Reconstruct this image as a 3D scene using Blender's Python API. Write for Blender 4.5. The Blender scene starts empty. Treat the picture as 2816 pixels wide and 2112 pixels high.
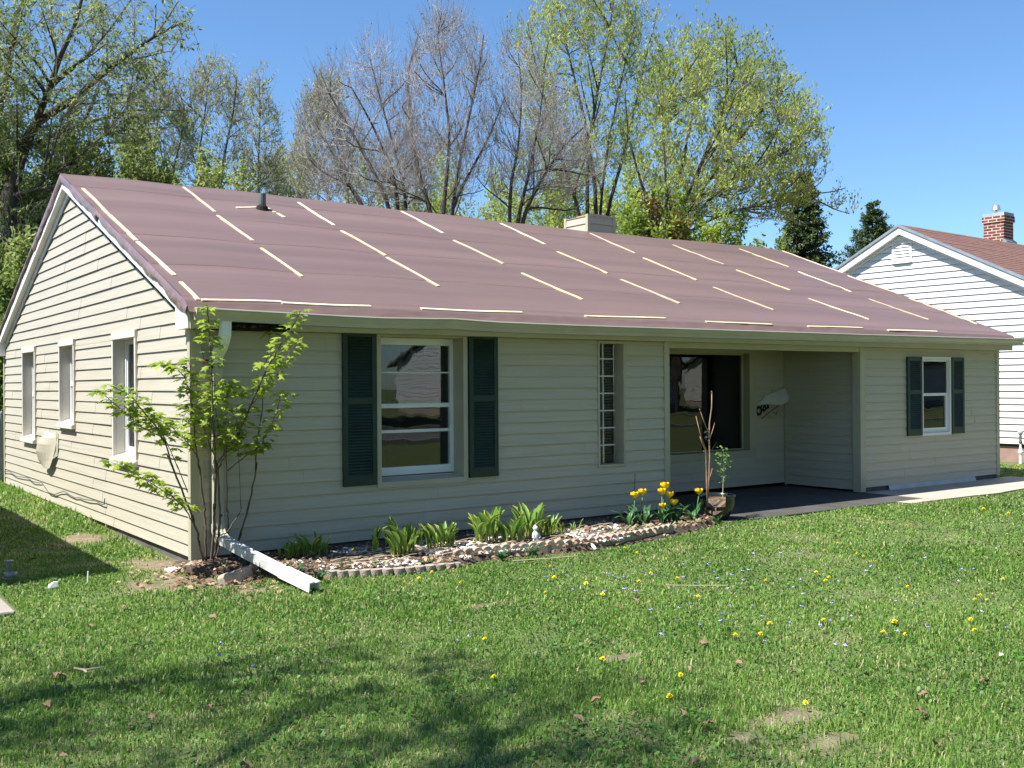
import bpy, math, random
import numpy as np
from mathutils import Vector, Matrix
random.seed(11); rng = np.random.default_rng(11)
R = math.radians
scene = bpy.context.scene
COL = scene.collection

# ------------------------------------------------------------------ camera
CAM = Vector((-3.0656, -9.2049, 1.5366)); YAW, PITCH, ROLL = 0.62374, 0.00105, -0.00663
_f = Vector((math.sin(YAW)*math.cos(PITCH), math.cos(YAW)*math.cos(PITCH), math.sin(PITCH)))
_r = Vector((math.cos(YAW), -math.sin(YAW), 0)); _u = _r.cross(_f)
_r2 = math.cos(ROLL)*_r + math.sin(ROLL)*_u; _u2 = -math.sin(ROLL)*_r + math.cos(ROLL)*_u
cam = bpy.data.cameras.new('camera'); camo = bpy.data.objects.new('camera', cam); COL.objects.link(camo)
cam.sensor_width = 36; cam.lens = 36*2825.5/2816; cam.clip_end = 2000; cam.clip_start = .05
m = Matrix((( _r2.x, _u2.x, -_f.x, CAM.x), (_r2.y, _u2.y, -_f.y, CAM.y), (_r2.z, _u2.z, -_f.z, CAM.z), (0, 0, 0, 1)))
camo.matrix_world = m; scene.camera = camo
def at(x, y, depth):
    """a point at a real distance: sight line (x, y on a 2212 wide view) taken to a given depth in metres"""
    k = 2816/2212; F = 2825.5
    return CAM + (_f + _r2*((x*k-1408)/F) - _u2*((y*k-1056)/F))*depth
def at_y(x, y, Y):
    d = at(x, y, 1) - CAM
    return CAM + d*((Y-CAM.y)/d.y)

# ------------------------------------------------------------------ sky, sun, exposure
SUN_EL, SUN_AZ = R(57), R(8)            # sun high off the gable end, a little behind the front wall
sun_dir = Vector((-math.cos(SUN_AZ)*math.cos(SUN_EL), math.sin(SUN_AZ)*math.cos(SUN_EL), math.sin(SUN_EL)))
world = bpy.data.worlds.new('World'); scene.world = world; world.use_nodes = True
nt = world.node_tree; bg = nt.nodes['Background']
sky = nt.nodes.new('ShaderNodeTexSky'); sky.sky_type = 'NISHITA'; sky.sun_disc = False
sky.sun_elevation = SUN_EL; sky.sun_rotation = math.atan2(sun_dir.x, sun_dir.y)
sky.air_density = 1.0; sky.dust_density = .25; sky.ozone_density = 3.0; sky.altitude = 0
hs = nt.nodes.new('ShaderNodeMix'); hs.data_type = 'RGBA'; hs.blend_type = 'MULTIPLY'; hs.inputs[0].default_value = 1; hs.inputs[7].default_value = (.82, 1.05, 1.24, 1)   # white balance of a warm set camera
nt.links.new(sky.outputs[0], hs.inputs[6]); nt.links.new(hs.outputs[2], bg.inputs[0]); bg.inputs[1].default_value = .078
sun = bpy.data.lights.new('sun', 'SUN'); sun.energy = 5.0; sun.angle = R(.53); sun.color = (1, .975, .935)
suno = bpy.data.objects.new('sun', sun); COL.objects.link(suno)
suno.rotation_euler = (-sun_dir).to_track_quat('-Z', 'Y').to_euler(); suno.location = (-20, 0, 30)
scene.view_settings.view_transform = 'Standard'; scene.view_settings.look = 'None'
scene.view_settings.exposure = 1.0; scene.view_settings.gamma = 1
scene.cycles.max_bounces = 8; scene.cycles.transparent_max_bounces = 16
scene.cycles.caustics_reflective = False; scene.cycles.caustics_refractive = False

# ------------------------------------------------------------------ materials
def lin(h):
    h = h.lstrip('#'); o = []
    for i in (0, 2, 4):
        c = int(h[i:i+2], 16)/255; o.append(c/12.92 if c < .04045 else ((c+.055)/1.055)**2.4)
    return tuple(o)+(1,)
def mat(name, c, rough=.6, var=.0, vscale=4, stretch=(1, 1, 1), bump=0, bscale=40, bstretch=None, spec=.35, metal=0, c2=None, detail=4):
    M = bpy.data.materials.new(name); M.use_nodes = True; n = M.node_tree.nodes; L = M.node_tree.links
    b = n['Principled BSDF']; b.inputs['Roughness'].default_value = rough; b.inputs['Metallic'].default_value = metal
    b.inputs['Specular IOR Level'].default_value = spec
    c = tuple(c)+(1,) if len(c) == 3 else c
    b.inputs['Base Color'].default_value = c
    tc = n.new('ShaderNodeTexCoord')
    if var or c2:
        mp = n.new('ShaderNodeMapping'); mp.inputs['Scale'].default_value = stretch; L.new(tc.outputs['Object'], mp.inputs[0])
        nz = n.new('ShaderNodeTexNoise'); nz.inputs['Scale'].default_value = vscale; nz.inputs['Detail'].default_value = detail
        L.new(mp.outputs[0], nz.inputs['Vector'])
        mx = n.new('ShaderNodeMix'); mx.data_type = 'RGBA'
        rp = n.new('ShaderNodeMapRange'); rp.inputs[1].default_value = .3; rp.inputs[2].default_value = .7; L.new(nz.outputs[0], rp.inputs[0]); L.new(rp.outputs[0], mx.inputs[0])
        lo = c2 if c2 else tuple(max(0, x*(1-var)) for x in c[:3])+(1,)
        hi = c if c2 else tuple(x*(1+var) for x in c[:3])+(1,)
        mx.inputs[6].default_value = lo; mx.inputs[7].default_value = hi; L.new(mx.outputs[2], b.inputs['Base Color'])
    if bump:
        mp2 = n.new('ShaderNodeMapping'); mp2.inputs['Scale'].default_value = bstretch or stretch; L.new(tc.outputs['Object'], mp2.inputs[0])
        n2 = n.new('ShaderNodeTexNoise'); n2.inputs['Scale'].default_value = bscale; n2.inputs['Detail'].default_value = 5; L.new(mp2.outputs[0], n2.inputs['Vector'])
        bp = n.new('ShaderNodeBump'); bp.inputs['Strength'].default_value = bump; bp.inputs['Distance'].default_value = .02
        L.new(n2.outputs[0], bp.inputs['Height']); L.new(bp.outputs[0], b.inputs['Normal'])
    return M
def leafmat(name, ca, cb, trans=.35, rough=.5, spec=.25):
    """foliage: colour runs between two tones by the mesh's own 'tint' attribute, and light passes through"""
    M = bpy.data.materials.new(name); M.use_nodes = True; n = M.node_tree.nodes; L = M.node_tree.links
    b = n['Principled BSDF']; b.inputs['Roughness'].default_value = rough; b.inputs['Specular IOR Level'].default_value = spec
    a = n.new('ShaderNodeAttribute'); a.attribute_name = 'tint'
    mx = n.new('ShaderNodeMix'); mx.data_type = 'RGBA'; L.new(a.outputs['Fac'], mx.inputs[0])
    mx.inputs[6].default_value = tuple(ca)+(1,); mx.inputs[7].default_value = tuple(cb)+(1,)
    L.new(mx.outputs[2], b.inputs['Base Color'])
    t = n.new('ShaderNodeBsdfTranslucent'); L.new(mx.outputs[2], t.inputs[0])
    s = n.new('ShaderNodeMixShader'); s.inputs[0].default_value = trans
    L.new(b.outputs[0], s.inputs[1]); L.new(t.outputs[0], s.inputs[2]); L.new(s.outputs[0], n['Material Output'].inputs[0])
    return M
def glassmat(name, tint=(.55, .6, .6), ior=1.68):
    M = bpy.data.materials.new(name); M.use_nodes = True; n = M.node_tree.nodes; L = M.node_tree.links
    t = n.new('ShaderNodeBsdfTransparent'); t.inputs[0].default_value = tuple(tint)+(1,)
    g = n.new('ShaderNodeBsdfGlossy'); g.inputs['Roughness'].default_value = .012
    f = n.new('ShaderNodeFresnel'); f.inputs[0].default_value = ior
    tc = n.new('ShaderNodeTexCoord'); nz = n.new('ShaderNodeTexNoise'); nz.inputs['Scale'].default_value = 2.2; L.new(tc.outputs['Object'], nz.inputs['Vector'])
    bp = n.new('ShaderNodeBump'); bp.inputs['Strength'].default_value = .06; bp.inputs['Distance'].default_value = .02; L.new(nz.outputs[0], bp.inputs['Height']); L.new(bp.outputs[0], g.inputs['Normal'])
    s = n.new('ShaderNodeMixShader'); L.new(f.outputs[0], s.inputs[0]); L.new(t.outputs[0], s.inputs[1]); L.new(g.outputs[0], s.inputs[2])
    L.new(s.outputs[0], n['Material Output'].inputs[0]); return M

M_SID = mat('vinyl_siding', (.465, .427, .338), .5, var=.07, vscale=3, stretch=(.35, .35, 12), bump=.16, bscale=9, bstretch=(1.2, 1.2, 14))
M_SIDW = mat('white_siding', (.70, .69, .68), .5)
M_TRIM = mat('beige_trim', (.44, .40, .295), .5, var=.06, vscale=3)
M_WTRIM = mat('white_trim', (.80, .79, .76), .45, var=.05, vscale=5)
M_CTRIM = mat('cream_trim', (.60, .57, .50), .5, var=.05, vscale=5)
M_VINYL = mat('window_vinyl', (.74, .74, .73), .4, var=.03, vscale=5)
M_GUT = mat('gutter_paint', (.45, .415, .315), .42, var=.10, vscale=2.5, stretch=(1, 1, 3))
M_SHUT = mat('shutter_green', (.021, .042, .030), .5, var=.2, vscale=6)
M_LATH = mat('pine_lath', (.72, .58, .34), .7, var=.14, vscale=9, stretch=(3, .6, 3))
M_CONC = mat('concrete', (.42, .355, .29), .85, var=.14, vscale=1.6, bump=.4, bscale=60, detail=8)
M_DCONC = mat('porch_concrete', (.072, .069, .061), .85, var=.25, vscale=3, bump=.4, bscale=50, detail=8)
M_EDGE = mat('edging_concrete', (.36, .30, .235), .9, var=.25, vscale=9, bump=.5, bscale=90)
M_STONE = mat('white_stone', (.74, .68, .62), .8, var=.15, vscale=7)
M_FOUND = mat('painted_block', (.30, .20, .17), .85, var=.15, vscale=5)
M_DARK = mat('dark_gap', (.012, .012, .011), .9)
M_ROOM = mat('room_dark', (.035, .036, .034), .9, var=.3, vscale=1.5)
M_GALV = mat('galvanised', (.42, .45, .46), .45, metal=.75, var=.15, vscale=6)
M_DGREY = mat('weathered_pipe', (.13, .14, .135), .7, var=.5, vscale=11, stretch=(1, 1, .3))
M_GLASS = glassmat('window_glass'); M_GLASSB = glassmat('block_glass', (.8, .83, .82), 1.5)
M_BLIND = mat('blind_slat', (.50, .46, .36), .6)
M_BARK = mat('bark', (.075, .062, .052), .9, var=.35, vscale=5, bump=.6, bscale=18, stretch=(3, 3, .8))
M_BARKG = mat('bark_grey', (.40, .365, .345), .9, var=.22, vscale=4)
M_BARKL = mat('bark_olive', (.32, .29, .225), .9, var=.3, vscale=4)
M_STEM = mat('sapling_bark', (.125, .095, .066), .75, var=.35, vscale=14)
M_POT = mat('glazed_pot', (.018, .026, .024), .18, spec=.6, var=.4, vscale=5)
M_CLAY = mat('pot_inside', (.25, .155, .10), .85, var=.25, vscale=9)
M_SOIL = mat('soil', (.085, .062, .045), .95, var=.4, vscale=12, bump=.6, bscale=70)
M_YEL = mat('yellow_petal', (.86, .60, .012), .45, var=.12, vscale=30)
M_DAN = mat('dandelion_yellow', (.90, .72, .02), .6)
M_VIO = mat('violet_petal', (.42, .37, .70), .6)
M_LEAFB = mat('dead_leaf', (.25, .155, .095), .8, var=.45, vscale=6)
M_STAT = mat('figurine_white', (.78, .76, .72), .5)
M_WIRE = mat('grey_wire', (.12, .13, .12), .6)
M_BRASS = mat('orange_flue', (.62, .20, .06), .7, var=.2, vscale=8)

# ------------------------------------------------------------------ mesh helpers
class MB:
    def __init__(s): s.v = []; s.f = []
    def quad(s, a, b, c, d):
        i = len(s.v); s.v += [tuple(a), tuple(b), tuple(c), tuple(d)]; s.f.append((i, i+1, i+2, i+3)); return s
    def poly(s, pts):
        i = len(s.v); s.v += [tuple(p) for p in pts]; s.f.append(tuple(range(i, i+len(pts)))); return s
    def box(s, x0, x1, y0, y1, z0, z1):
        i = len(s.v)
        s.v += [(x0,y0,z0),(x1,y0,z0),(x1,y1,z0),(x0,y1,z0),(x0,y0,z1),(x1,y0,z1),(x1,y1,z1),(x0,y1,z1)]
        s.f += [tuple(i+k for k in q) for q in ((3,2,1,0),(4,5,6,7),(0,1,5,4),(1,2,6,5),(2,3,7,6),(3,0,4,7))]; return s
    def beam(s, a, b, w, h, up=(0, 0, 1)):
        """box from a to b, w across, h along up"""
        a, b, up = Vector(a), Vector(b), Vector(up); d = (b-a).normalized(); sd = d.cross(up).normalized(); u2 = sd.cross(d)
        i = len(s.v)
        for p in (a, b):
            for (p1, p2) in ((-1,-1),(1,-1),(1,1),(-1,1)): s.v.append(tuple(p+sd*p1*w/2+u2*p2*h/2))
        s.f += [tuple(i+k for k in q) for q in ((0,1,2,3),(7,6,5,4),(0,4,5,1),(1,5,6,2),(2,6,7,3),(3,7,4,0))]; return s
    def prism(s, poly, d):
        """polygon (list of 3d points) pushed along d"""
        n = len(poly); i = len(s.v); d = Vector(d)
        s.v += [tuple(p) for p in poly]+[tuple(Vector(p)+d) for p in poly]
        s.f.append(tuple(range(i+n-1, i-1, -1))); s.f.append(tuple(range(i+n, i+2*n)))
        for k in range(n): s.f.append((i+k, i+(k+1) % n, i+n+(k+1) % n, i+n+k))
        return s
    def tube(s, pts, rad, n=8, cap=True):
        pts = [Vector(p) for p in pts]; rads = rad if isinstance(rad, (list, tuple)) else [rad]*len(pts); i0 = len(s.v)
        ref = Vector((0, 0, 1)) if abs((pts[-1]-pts[0]).normalized().z) < .9 else Vector((1, 0, 0))
        for k, p in enumerate(pts):
            d = (pts[min(k+1, len(pts)-1)]-pts[max(k-1, 0)]).normalized(); a = d.cross(ref).normalized(); b = d.cross(a)
            for j in range(n):
                t = 2*math.pi*j/n; s.v.append(tuple(p+(a*math.cos(t)+b*math.sin(t))*rads[k]))
        for k in range(len(pts)-1):
            for j in range(n): s.f.append((i0+k*n+j, i0+k*n+(j+1) % n, i0+(k+1)*n+(j+1) % n, i0+(k+1)*n+j))
        if cap: s.f.append(tuple(i0+j for j in range(n-1, -1, -1))); s.f.append(tuple(i0+(len(pts)-1)*n+j for j in range(n)))
        return s
    def sweep(s, pts, prof, ref=(0, 0, 1), close=True):
        """closed profile (list of (a,b)) carried along points; a is sideways, b along ref"""
        pts = [Vector(p) for p in pts]; ref = Vector(ref); n = len(prof); i0 = len(s.v)
        for k, p in enumerate(pts):
            d = (pts[min(k+1, len(pts)-1)]-pts[max(k-1, 0)]).normalized(); a = d.cross(ref).normalized(); b = a.cross(d)
            for (x, y) in prof: s.v.append(tuple(p+a*x+b*y))
        for k in range(len(pts)-1):
            for j in range(n if close else n-1): s.f.append((i0+k*n+j, i0+k*n+(j+1) % n, i0+(k+1)*n+(j+1) % n, i0+(k+1)*n+j))
        if close: s.f.append(tuple(i0+j for j in range(n-1, -1, -1))); s.f.append(tuple(i0+(len(pts)-1)*n+j for j in range(n)))
        return s
    def lathe(s, prof, c=(0, 0, 0), n=20):
        i0 = len(s.v)
        for (r, z) in prof:
            for j in range(n):
                t = 2*math.pi*j/n; s.v.append((c[0]+r*math.cos(t), c[1]+r*math.sin(t), c[2]+z))
        for k in range(len(prof)-1):
            for j in range(n): s.f.append((i0+k*n+j, i0+k*n+(j+1) % n, i0+(k+1)*n+(j+1) % n, i0+(k+1)*n+j))
        return s
    def build(s, name, material, parent=None, smooth=False, loc=None, bevel=0):
        me = bpy.data.meshes.new(name); me.from_pydata(s.v, [], s.f); me.update()
        me.materials.append(material)
        if smooth: me.shade_smooth()
        o = bpy.data.objects.new(name, me); COL.objects.link(o)
        if parent: o.parent = parent
        if loc: o.location = loc
        if bevel:
            b = o.modifiers.new('bevel', 'BEVEL'); b.width = bevel; b.segments = 2; b.limit_method = 'ANGLE'
        return o
def npmesh(name, V, F, material, tint=None, parent=None, smooth=False):
    """V (n,3) array, F (m,k) array of one face size"""
    me = bpy.data.meshes.new(name); k = F.shape[1]
    me.vertices.add(len(V)); me.vertices.foreach_set('co', V.astype(np.float32).ravel())
    me.loops.add(F.size); me.loops.foreach_set('vertex_index', F.astype(np.int32).ravel())
    me.polygons.add(len(F)); me.polygons.foreach_set('loop_start', np.arange(0, F.size, k, dtype=np.int32)); me.polygons.foreach_set('loop_total', np.full(len(F), k, dtype=np.int32))
    me.update(calc_edges=True)
    if tint is not None:
        a = me.attributes.new('tint', 'FLOAT', 'POINT'); a.data.foreach_set('value', tint.astype(np.float32))
    me.materials.append(material)
    if smooth: me.shade_smooth()
    o = bpy.data.objects.new(name, me); COL.objects.link(o)
    if parent: o.parent = parent
    return o
def empty(name, loc=(0, 0, 0), rz=0):
    o = bpy.data.objects.new(name, None); COL.objects.link(o); o.location = loc; o.rotation_euler = (0, 0, rz); o.empty_display_size = .2; return o
def tag(o, label=None, cat=None, group=None, kind=None):
    if label: o['label'] = label
    if cat: o['category'] = cat
    if group: o['group'] = group
    if kind: o['kind'] = kind
    return o
def dup(o, loc=None, rz=None, scale=None, label=None):
    """a copy of a thing with copies of its parts and their sub-parts"""
    def cp(a, par):
        b = a.copy(); COL.objects.link(b)
        if par: b.parent = par
        for ch in a.children: cp(ch, b)
        return b
    c = cp(o, None)
    if loc is not None: c.location = loc
    if rz is not None: c.rotation_euler = (c.rotation_euler[0], c.rotation_euler[1], rz)
    if scale is not None: c.scale = (scale,)*3
    if label: c['label'] = label
    return c
def vnoise(x, y, seed=0):
    """smooth value noise, numpy"""
    xi = np.floor(x).astype(np.int64); yi = np.floor(y).astype(np.int64); xf = x-xi; yf = y-yi
    def h(a, b):
        n = (a*374761393+b*668265263+seed*974634777) & 0x7fffffff; n = ((n ^ (n >> 13))*1274126177) & 0x7fffffff
        return ((n ^ (n >> 16)) & 0xffff)/65535.
    u = xf*xf*(3-2*xf); v = yf*yf*(3-2*yf)
    return (h(xi, yi)*(1-u)+h(xi+1, yi)*u)*(1-v)+(h(xi, yi+1)*(1-u)+h(xi+1, yi+1)*u)*v
def fbm(x, y, seed=0, o=3):
    t = 0; a = .5
    for k in range(o): t = t+a*vnoise(x*2**k, y*2**k, seed+k); a *= .5
    return t/(1-.5**o)

# ------------------------------------------------------------------ ground
GZ = -.09
SOIL = [(.94,-5.93,.30,.14),(.9,-6.25,.2,.08),(.55,-5.97,.14,.07),(-.1,-.75,.55,.4),(.05,-1.35,.45,.18),(1.23,-2.94,.28,.07),(-.29,-3.29,.14,.07),(-.45,2.37,.26,.28),(-.12,.45,.30,.5),(-.7,.75,.3,.10),(-1.6,.4,.3,.12),(1.0,-4.6,.14,.06),(3.2,-6.2,.2,.08)]
def soilness(x, y):
    s = np.zeros_like(x)
    w = (fbm(x*3, y*3, 5)-.5)*2.2
    for (cx, cy, rx, ry) in SOIL:
        d = np.sqrt(((x-cx)/rx)**2+((y-cy)/ry)**2)+w
        s = np.maximum(s, np.clip(1.3-d, 0, 1)*.92)
    s = np.maximum(s, np.clip((fbm(x*1.6, y*1.6, 31)-.62)*2, 0, .3))
    return s
def ground_h(x, y):
    h = GZ + .035*(fbm(x*.6, y*.6, 3)-.5)
    h = h + .085*np.clip(1-np.abs(x+.2)/1.0, 0, 1)*np.clip((y-1.5)/3, 0, 1)   # rises along the gable
    h = h + .03*np.clip((x-13.8)/2, 0, 1)
    h = h - .07*((x > 5.95) & (y > -.95-.15*(x > 9.3)) & (y < -.22+1.6*(x < 13.8)))
    return h
def axis(a, b, st, far):
    c = np.arange(a, b+1e-6, st); o = [c]
    g = np.array([1, 2.5, 5, 9, 15, 25, 45, 80, 150, 300.])
    return np.concatenate([(a-g)[::-1], c, b+g])
gx = axis(-8, 20, .1, 300); gy = axis(-11, 14, .1, 300)
X, Y = np.meshgrid(gx, gy); S = soilness(X, Y)
Z = ground_h(X, Y)
V = np.stack([X.ravel(), Y.ravel(), Z.ravel()], 1); nx, ny = len(gx), len(gy)
idx = np.arange(nx*ny).reshape(ny, nx); F = np.stack([idx[:-1,:-1].ravel(), idx[:-1,1:].ravel(), idx[1:,1:].ravel(), idx[1:,:-1].ravel()], 1)
M_GND = mat('lawn_ground', (.11, .105, .05), .95)
n = M_GND.node_tree.nodes; L = M_GND.node_tree.links
a = n.new('ShaderNodeAttribute'); a.attribute_name = 'tint'; tc = n.new('ShaderNodeTexCoord'); nz = n.new('ShaderNodeTexNoise'); nz.inputs['Scale'].default_value = 9; nz.inputs['Detail'].default_value = 8
L.new(tc.outputs['Object'], nz.inputs['Vector'])
m1 = n.new('ShaderNodeMix'); m1.data_type = 'RGBA'; L.new(nz.outputs[0], m1.inputs[0]); m1.inputs[6].default_value = (.055, .105, .020, 1); m1.inputs[7].default_value = (.17, .18, .07, 1)
m3 = n.new('ShaderNodeMix'); m3.data_type = 'RGBA'; L.new(nz.outputs[0], m3.inputs[0]); m3.inputs[6].default_value = (.085, .060, .042, 1); m3.inputs[7].default_value = (.36, .265, .185, 1)
m2 = n.new('ShaderNodeMix'); m2.data_type = 'RGBA'; L.new(a.outputs['Fac'], m2.inputs[0]); L.new(m1.outputs[2], m2.inputs[6]); L.new(m3.outputs[2], m2.inputs[7])
L.new(m2.outputs[2], n['Principled BSDF'].inputs['Base Color'])
bp = n.new('ShaderNodeBump'); bp.inputs['Strength'].default_value = .7; bp.inputs['Distance'].default_value = .03; nz2 = n.new('ShaderNodeTexNoise'); nz2.inputs['Scale'].default_value = 45; nz2.inputs['Detail'].default_value = 6
L.new(tc.outputs['Object'], nz2.inputs['Vector']); L.new(nz2.outputs[0], bp.inputs['Height']); L.new(bp.outputs[0], n['Principled BSDF'].inputs['Normal'])
g = npmesh('ground', V, F, M_GND, tint=S.ravel(), smooth=True); tag(g, kind='structure')

# bed of soil along the front wall
BED = [(-.05,-.02),(-.18,-.35),(.05,-.75),(.45,-1.0),(.85,-1.22),(1.3,-1.4),(1.8,-1.5),(2.3,-1.33),(2.9,-1.38),(3.4,-1.46),(3.9,-1.41),(4.5,-1.33),(5.0,-1.2),(5.6,-1.02),(5.9,-.8),(5.9,-.02)]
b = MB()
pts = []
for k in range(len(BED)-1):
    for j in range(8):
        t = j/8; pts.append((BED[k][0]*(1-t)+BED[k+1][0]*t+random.uniform(-.02,.02), BED[k][1]*(1-t)+BED[k+1][1]*t+random.uniform(-.02,.02)))
top = [(x, y*.93, GZ+.055) for x, y in pts]; bot = [(x, y*1.03-.02, GZ-.05) for x, y in pts]
back = [(x, .02, GZ+.07) for x, y in pts]
for k in range(len(pts)-1): b.quad(bot[k+1], bot[k], top[k], top[k+1]); b.quad(top[k+1], top[k], back[k], back[k+1])
tag(b.build('flower_bed_soil', M_SOIL), kind='structure')

# porch slab, walkway, slab at far left
b = MB(); b.box(5.93, 9.86, -.98, 1.44, -.25, -.066); tag(b.build('porch_floor', M_DCONC, bevel=.012), kind='structure')
b = MB(); xs = np.linspace(9.2, 30, 40)
fr = [(x, -1.16-.06*math.sin(x*1.3)-.03*math.sin(x*4)-(.12 if x < 9.6 else 0)) for x in xs]
for k in range(len(xs)-1):
    x0, x1 = fr[k][0], fr[k+1][0]; yb = -.985 if x1 < 9.9 else .03
    if x0 > 13.9: yb = -.2
    b.quad((x0, fr[k][1], -.070), (x1, fr[k+1][1], -.070), (x1, yb, -.070), (x0, yb, -.070)); b.quad((x1, fr[k+1][1], -.25), (x1, fr[k+1][1], -.070), (x0, fr[k][1], -.070), (x0, fr[k][1], -.25))
tag(b.build('walkway', M_CONC), kind='structure')
b = MB(); b.box(-4.4, -1.66, -1.15, -.25, -.25, -.055); b.box(-4.4, -1.64, -.235, .45, -.25, -.058); tag(b.build('path', mat('grey_concrete', (.30, .26, .22), .9, var=.2, vscale=4, bump=.4, bscale=50), bevel=.015), kind='structure')

# road and kerb across the lawn behind the viewer
b = MB(); b.box(-120, 160, -23.5, -15.2, -.4, -.07); tag(b.build('road', mat('asphalt', (.16, .155, .15), .9, var=.15, vscale=1.2, bump=.4, bscale=60)), kind='structure')
for ya in (-15.2, -23.68): tag(MB().box(-120, 160, ya, ya+.18, -.4, .05).build('kerb', M_CONC), kind='structure')

# ------------------------------------------------------------------ lap siding
CRS = .127
M_LAP = mat('lap_shadow', (.13, .11, .07), .95); M_LAPW = mat('lap_shade', (.36, .29, .28), .9)  # shade under each siding lap, painted on its underside faces
def siding(name, parent, origin, u, nrm, ulo, uhi, z0, z1, material, holes=(), lip=.0145, first=None, crs=CRS, seams=True, ztop=None, seed=0):
    """courses of lap siding on the plane through origin; u along, nrm outward; ulo/uhi are functions of z (or numbers)"""
    rr = random.Random(seed); O, U, N = Vector(origin), Vector(u), Vector(nrm); b = MB()
    fl = ulo if callable(ulo) else (lambda z: ulo); fh = uhi if callable(uhi) else (lambda z: uhi)
    def P(uu, z, off): return O+U*uu+N*off+Vector((0, 0, z))
    zb = z0; zt = z0+(first or crs); k = 0; lapf = []
    while zb < z1-1e-4:
        top = min(zt, z1); cut = sorted({zb, top} | {h for hh in holes for h in (hh[2], hh[3]) if zb+1e-4 < h < top-1e-4})
        sm = []
        if seams:
            p = fl(zb)+rr.uniform(.8, 3.6)
            while p < fh(zb)-.4: sm.append(p); p += 3.66
        for c in range(len(cut)-1):
            za, zc = cut[c], cut[c+1]; zm = (za+zc)/2
            ints = [(-1e9, 1e9)]
            for (h0, h1, q0, q1) in holes:
                if q0 < zm < q1:
                    n2 = []
                    for (a0, a1) in ints:
                        if h1 <= a0 or h0 >= a1: n2.append((a0, a1)); continue
                        if a0 < h0: n2.append((a0, h0))
                        if a1 > h1: n2.append((h1, a1))
                    ints = n2
            oa = lip*(1-(za-zb)/(zt-zb)); oc = lip*(1-(zc-zb)/(zt-zb))
            for (a0, a1) in ints:
                la, lc = max(a0, fl(za)), max(a0, fl(zc)); ha, hc = min(a1, fh(za)), min(a1, fh(zc))
                if ha-la < 1e-3 and hc-lc < 1e-3: continue
                ha = max(ha, la); hc = max(hc, lc)
                brk = [s for s in sm if max(la, lc)+.05 < s < min(ha, hc)-.05]
                ed = [(la, lc)]+[(s, s) for s in brk]+[(ha, hc)]
                for q in range(len(ed)-1):
                    e = .0022*(q % 2)
                    (x0, x1), (y0, y1) = ed[q], ed[q+1]
                    b.quad(P(x0, za, oa+e), P(y0, za, oa+e), P(y1, zc, oc+e), P(x1, zc, oc+e))
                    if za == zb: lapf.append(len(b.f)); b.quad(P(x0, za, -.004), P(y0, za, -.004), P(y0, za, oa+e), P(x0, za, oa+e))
                    if q: b.quad(P(x0, za, oa-.002), P(x0, za, oa+.003), P(x1, zc, oc+.003), P(x1, zc, oc-.002))
        zb = zt; zt += crs
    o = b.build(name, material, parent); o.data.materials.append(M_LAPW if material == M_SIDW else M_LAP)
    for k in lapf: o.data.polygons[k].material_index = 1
    return o

# ------------------------------------------------------------------ the house
SL = .403; YR, ZR = 4.58, 4.226; LX, DY = 13.56, 9.16
def roofz(y): return 2.28+SL*(y+.25) if y <= YR else 2.28+SL*(2*YR-y+.25)
house = empty('ranch_house', (0, 0, 0)); tag(house, 'beige ranch house with green shutters under a brown tarped roof with pale laths', 'house')
WIN = (1.905, 2.915, .555, 2.045); BLK = (4.815, 5.185, .59, 2.02); PORCH = (5.93, 9.80, -1, 2.06); WR = (11.35, 12.115, .73, 1.915)
siding('wall', house, (0, 0, 0), (1, 0, 0), (0, -1, 0), .09, 5.93, 0, 2.055, M_SID, [WIN, BLK], first=.106, seed=3)
siding('wall', house, (0, 0, 0), (1, 0, 0), (0, -1, 0), 9.80, LX-.06, 0, 2.055, M_SID, [WR], first=.106, seed=4)
gl = lambda z: max(0.05, (z-2.06)/SL-.06); gh = lambda z: DY-gl(z)
GW = [(6.72, 7.545, .82, 2.06), (4.375, 5.11, 1.10, 2.075), (1.70, 2.515, .79, 2.06)]     # y0,y1,z0,z1 of the three gable windows
siding('gable_wall', house, (0, 0, 0), (0, 1, 0), (-1, 0, 0), gl, gh, 0, 4.12, M_SID, GW, first=.108, seed=5)
siding('wall', house, (LX, 0, 0), (0, 1, 0), (1, 0, 0), gl, gh, 0, 4.12, M_SID, (), first=.108, seed=6)
siding('wall', house, (0, DY, 0), (1, 0, 0), (0, 1, 0), .05, LX-.05, 0, 2.055, M_SID, (), first=.106, seed=7)
# footing under the siding
b = MB(); b.box(.02, 5.9, .02, .2, -.3, -.002); b.box(9.9, LX-.02, .02, .2, -.3, -.002); b.box(.02, .2, .2, DY-.02, -.3, -.002); b.box(LX-.2, LX-.02, .2, DY-.02, -.3, -.002); b.box(.2, LX-.2, DY-.2, DY-.02, -.3, -.002)
b.build('footing', mat('old_footing', (.12, .11, .10), .95, var=.3, vscale=4), house)
b = MB(); b.prism([(10.48, -.012, .0), (10.48, -.045, -.085), (10.48, -.012, -.085)], (2.35, 0, 0)); b.build('flashing', mat('dull_white', (.50, .50, .46), .6, var=.1, vscale=5), house)
# corner trims
b = MB(); b.box(-.024, .095, -.024, .0, -.03, 2.06); b.box(-.024, 0, .0, .05, -.03, 2.20); b.build('corner_trim', M_TRIM, house)
b = MB(); b.box(LX-.065, LX+.022, -.022, .0, -.02, 2.06); b.box(LX, LX+.022, 0, .06, -.02, 2.1); b.build('corner_trim', M_TRIM, house)
b = MB(); b.box(-.022, 0, DY-.055, DY+.02, -.02, 2.1); b.box(0, .06, DY, DY+.02, -.02, 2.06); b.build('corner_trim', M_TRIM, house)
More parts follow.
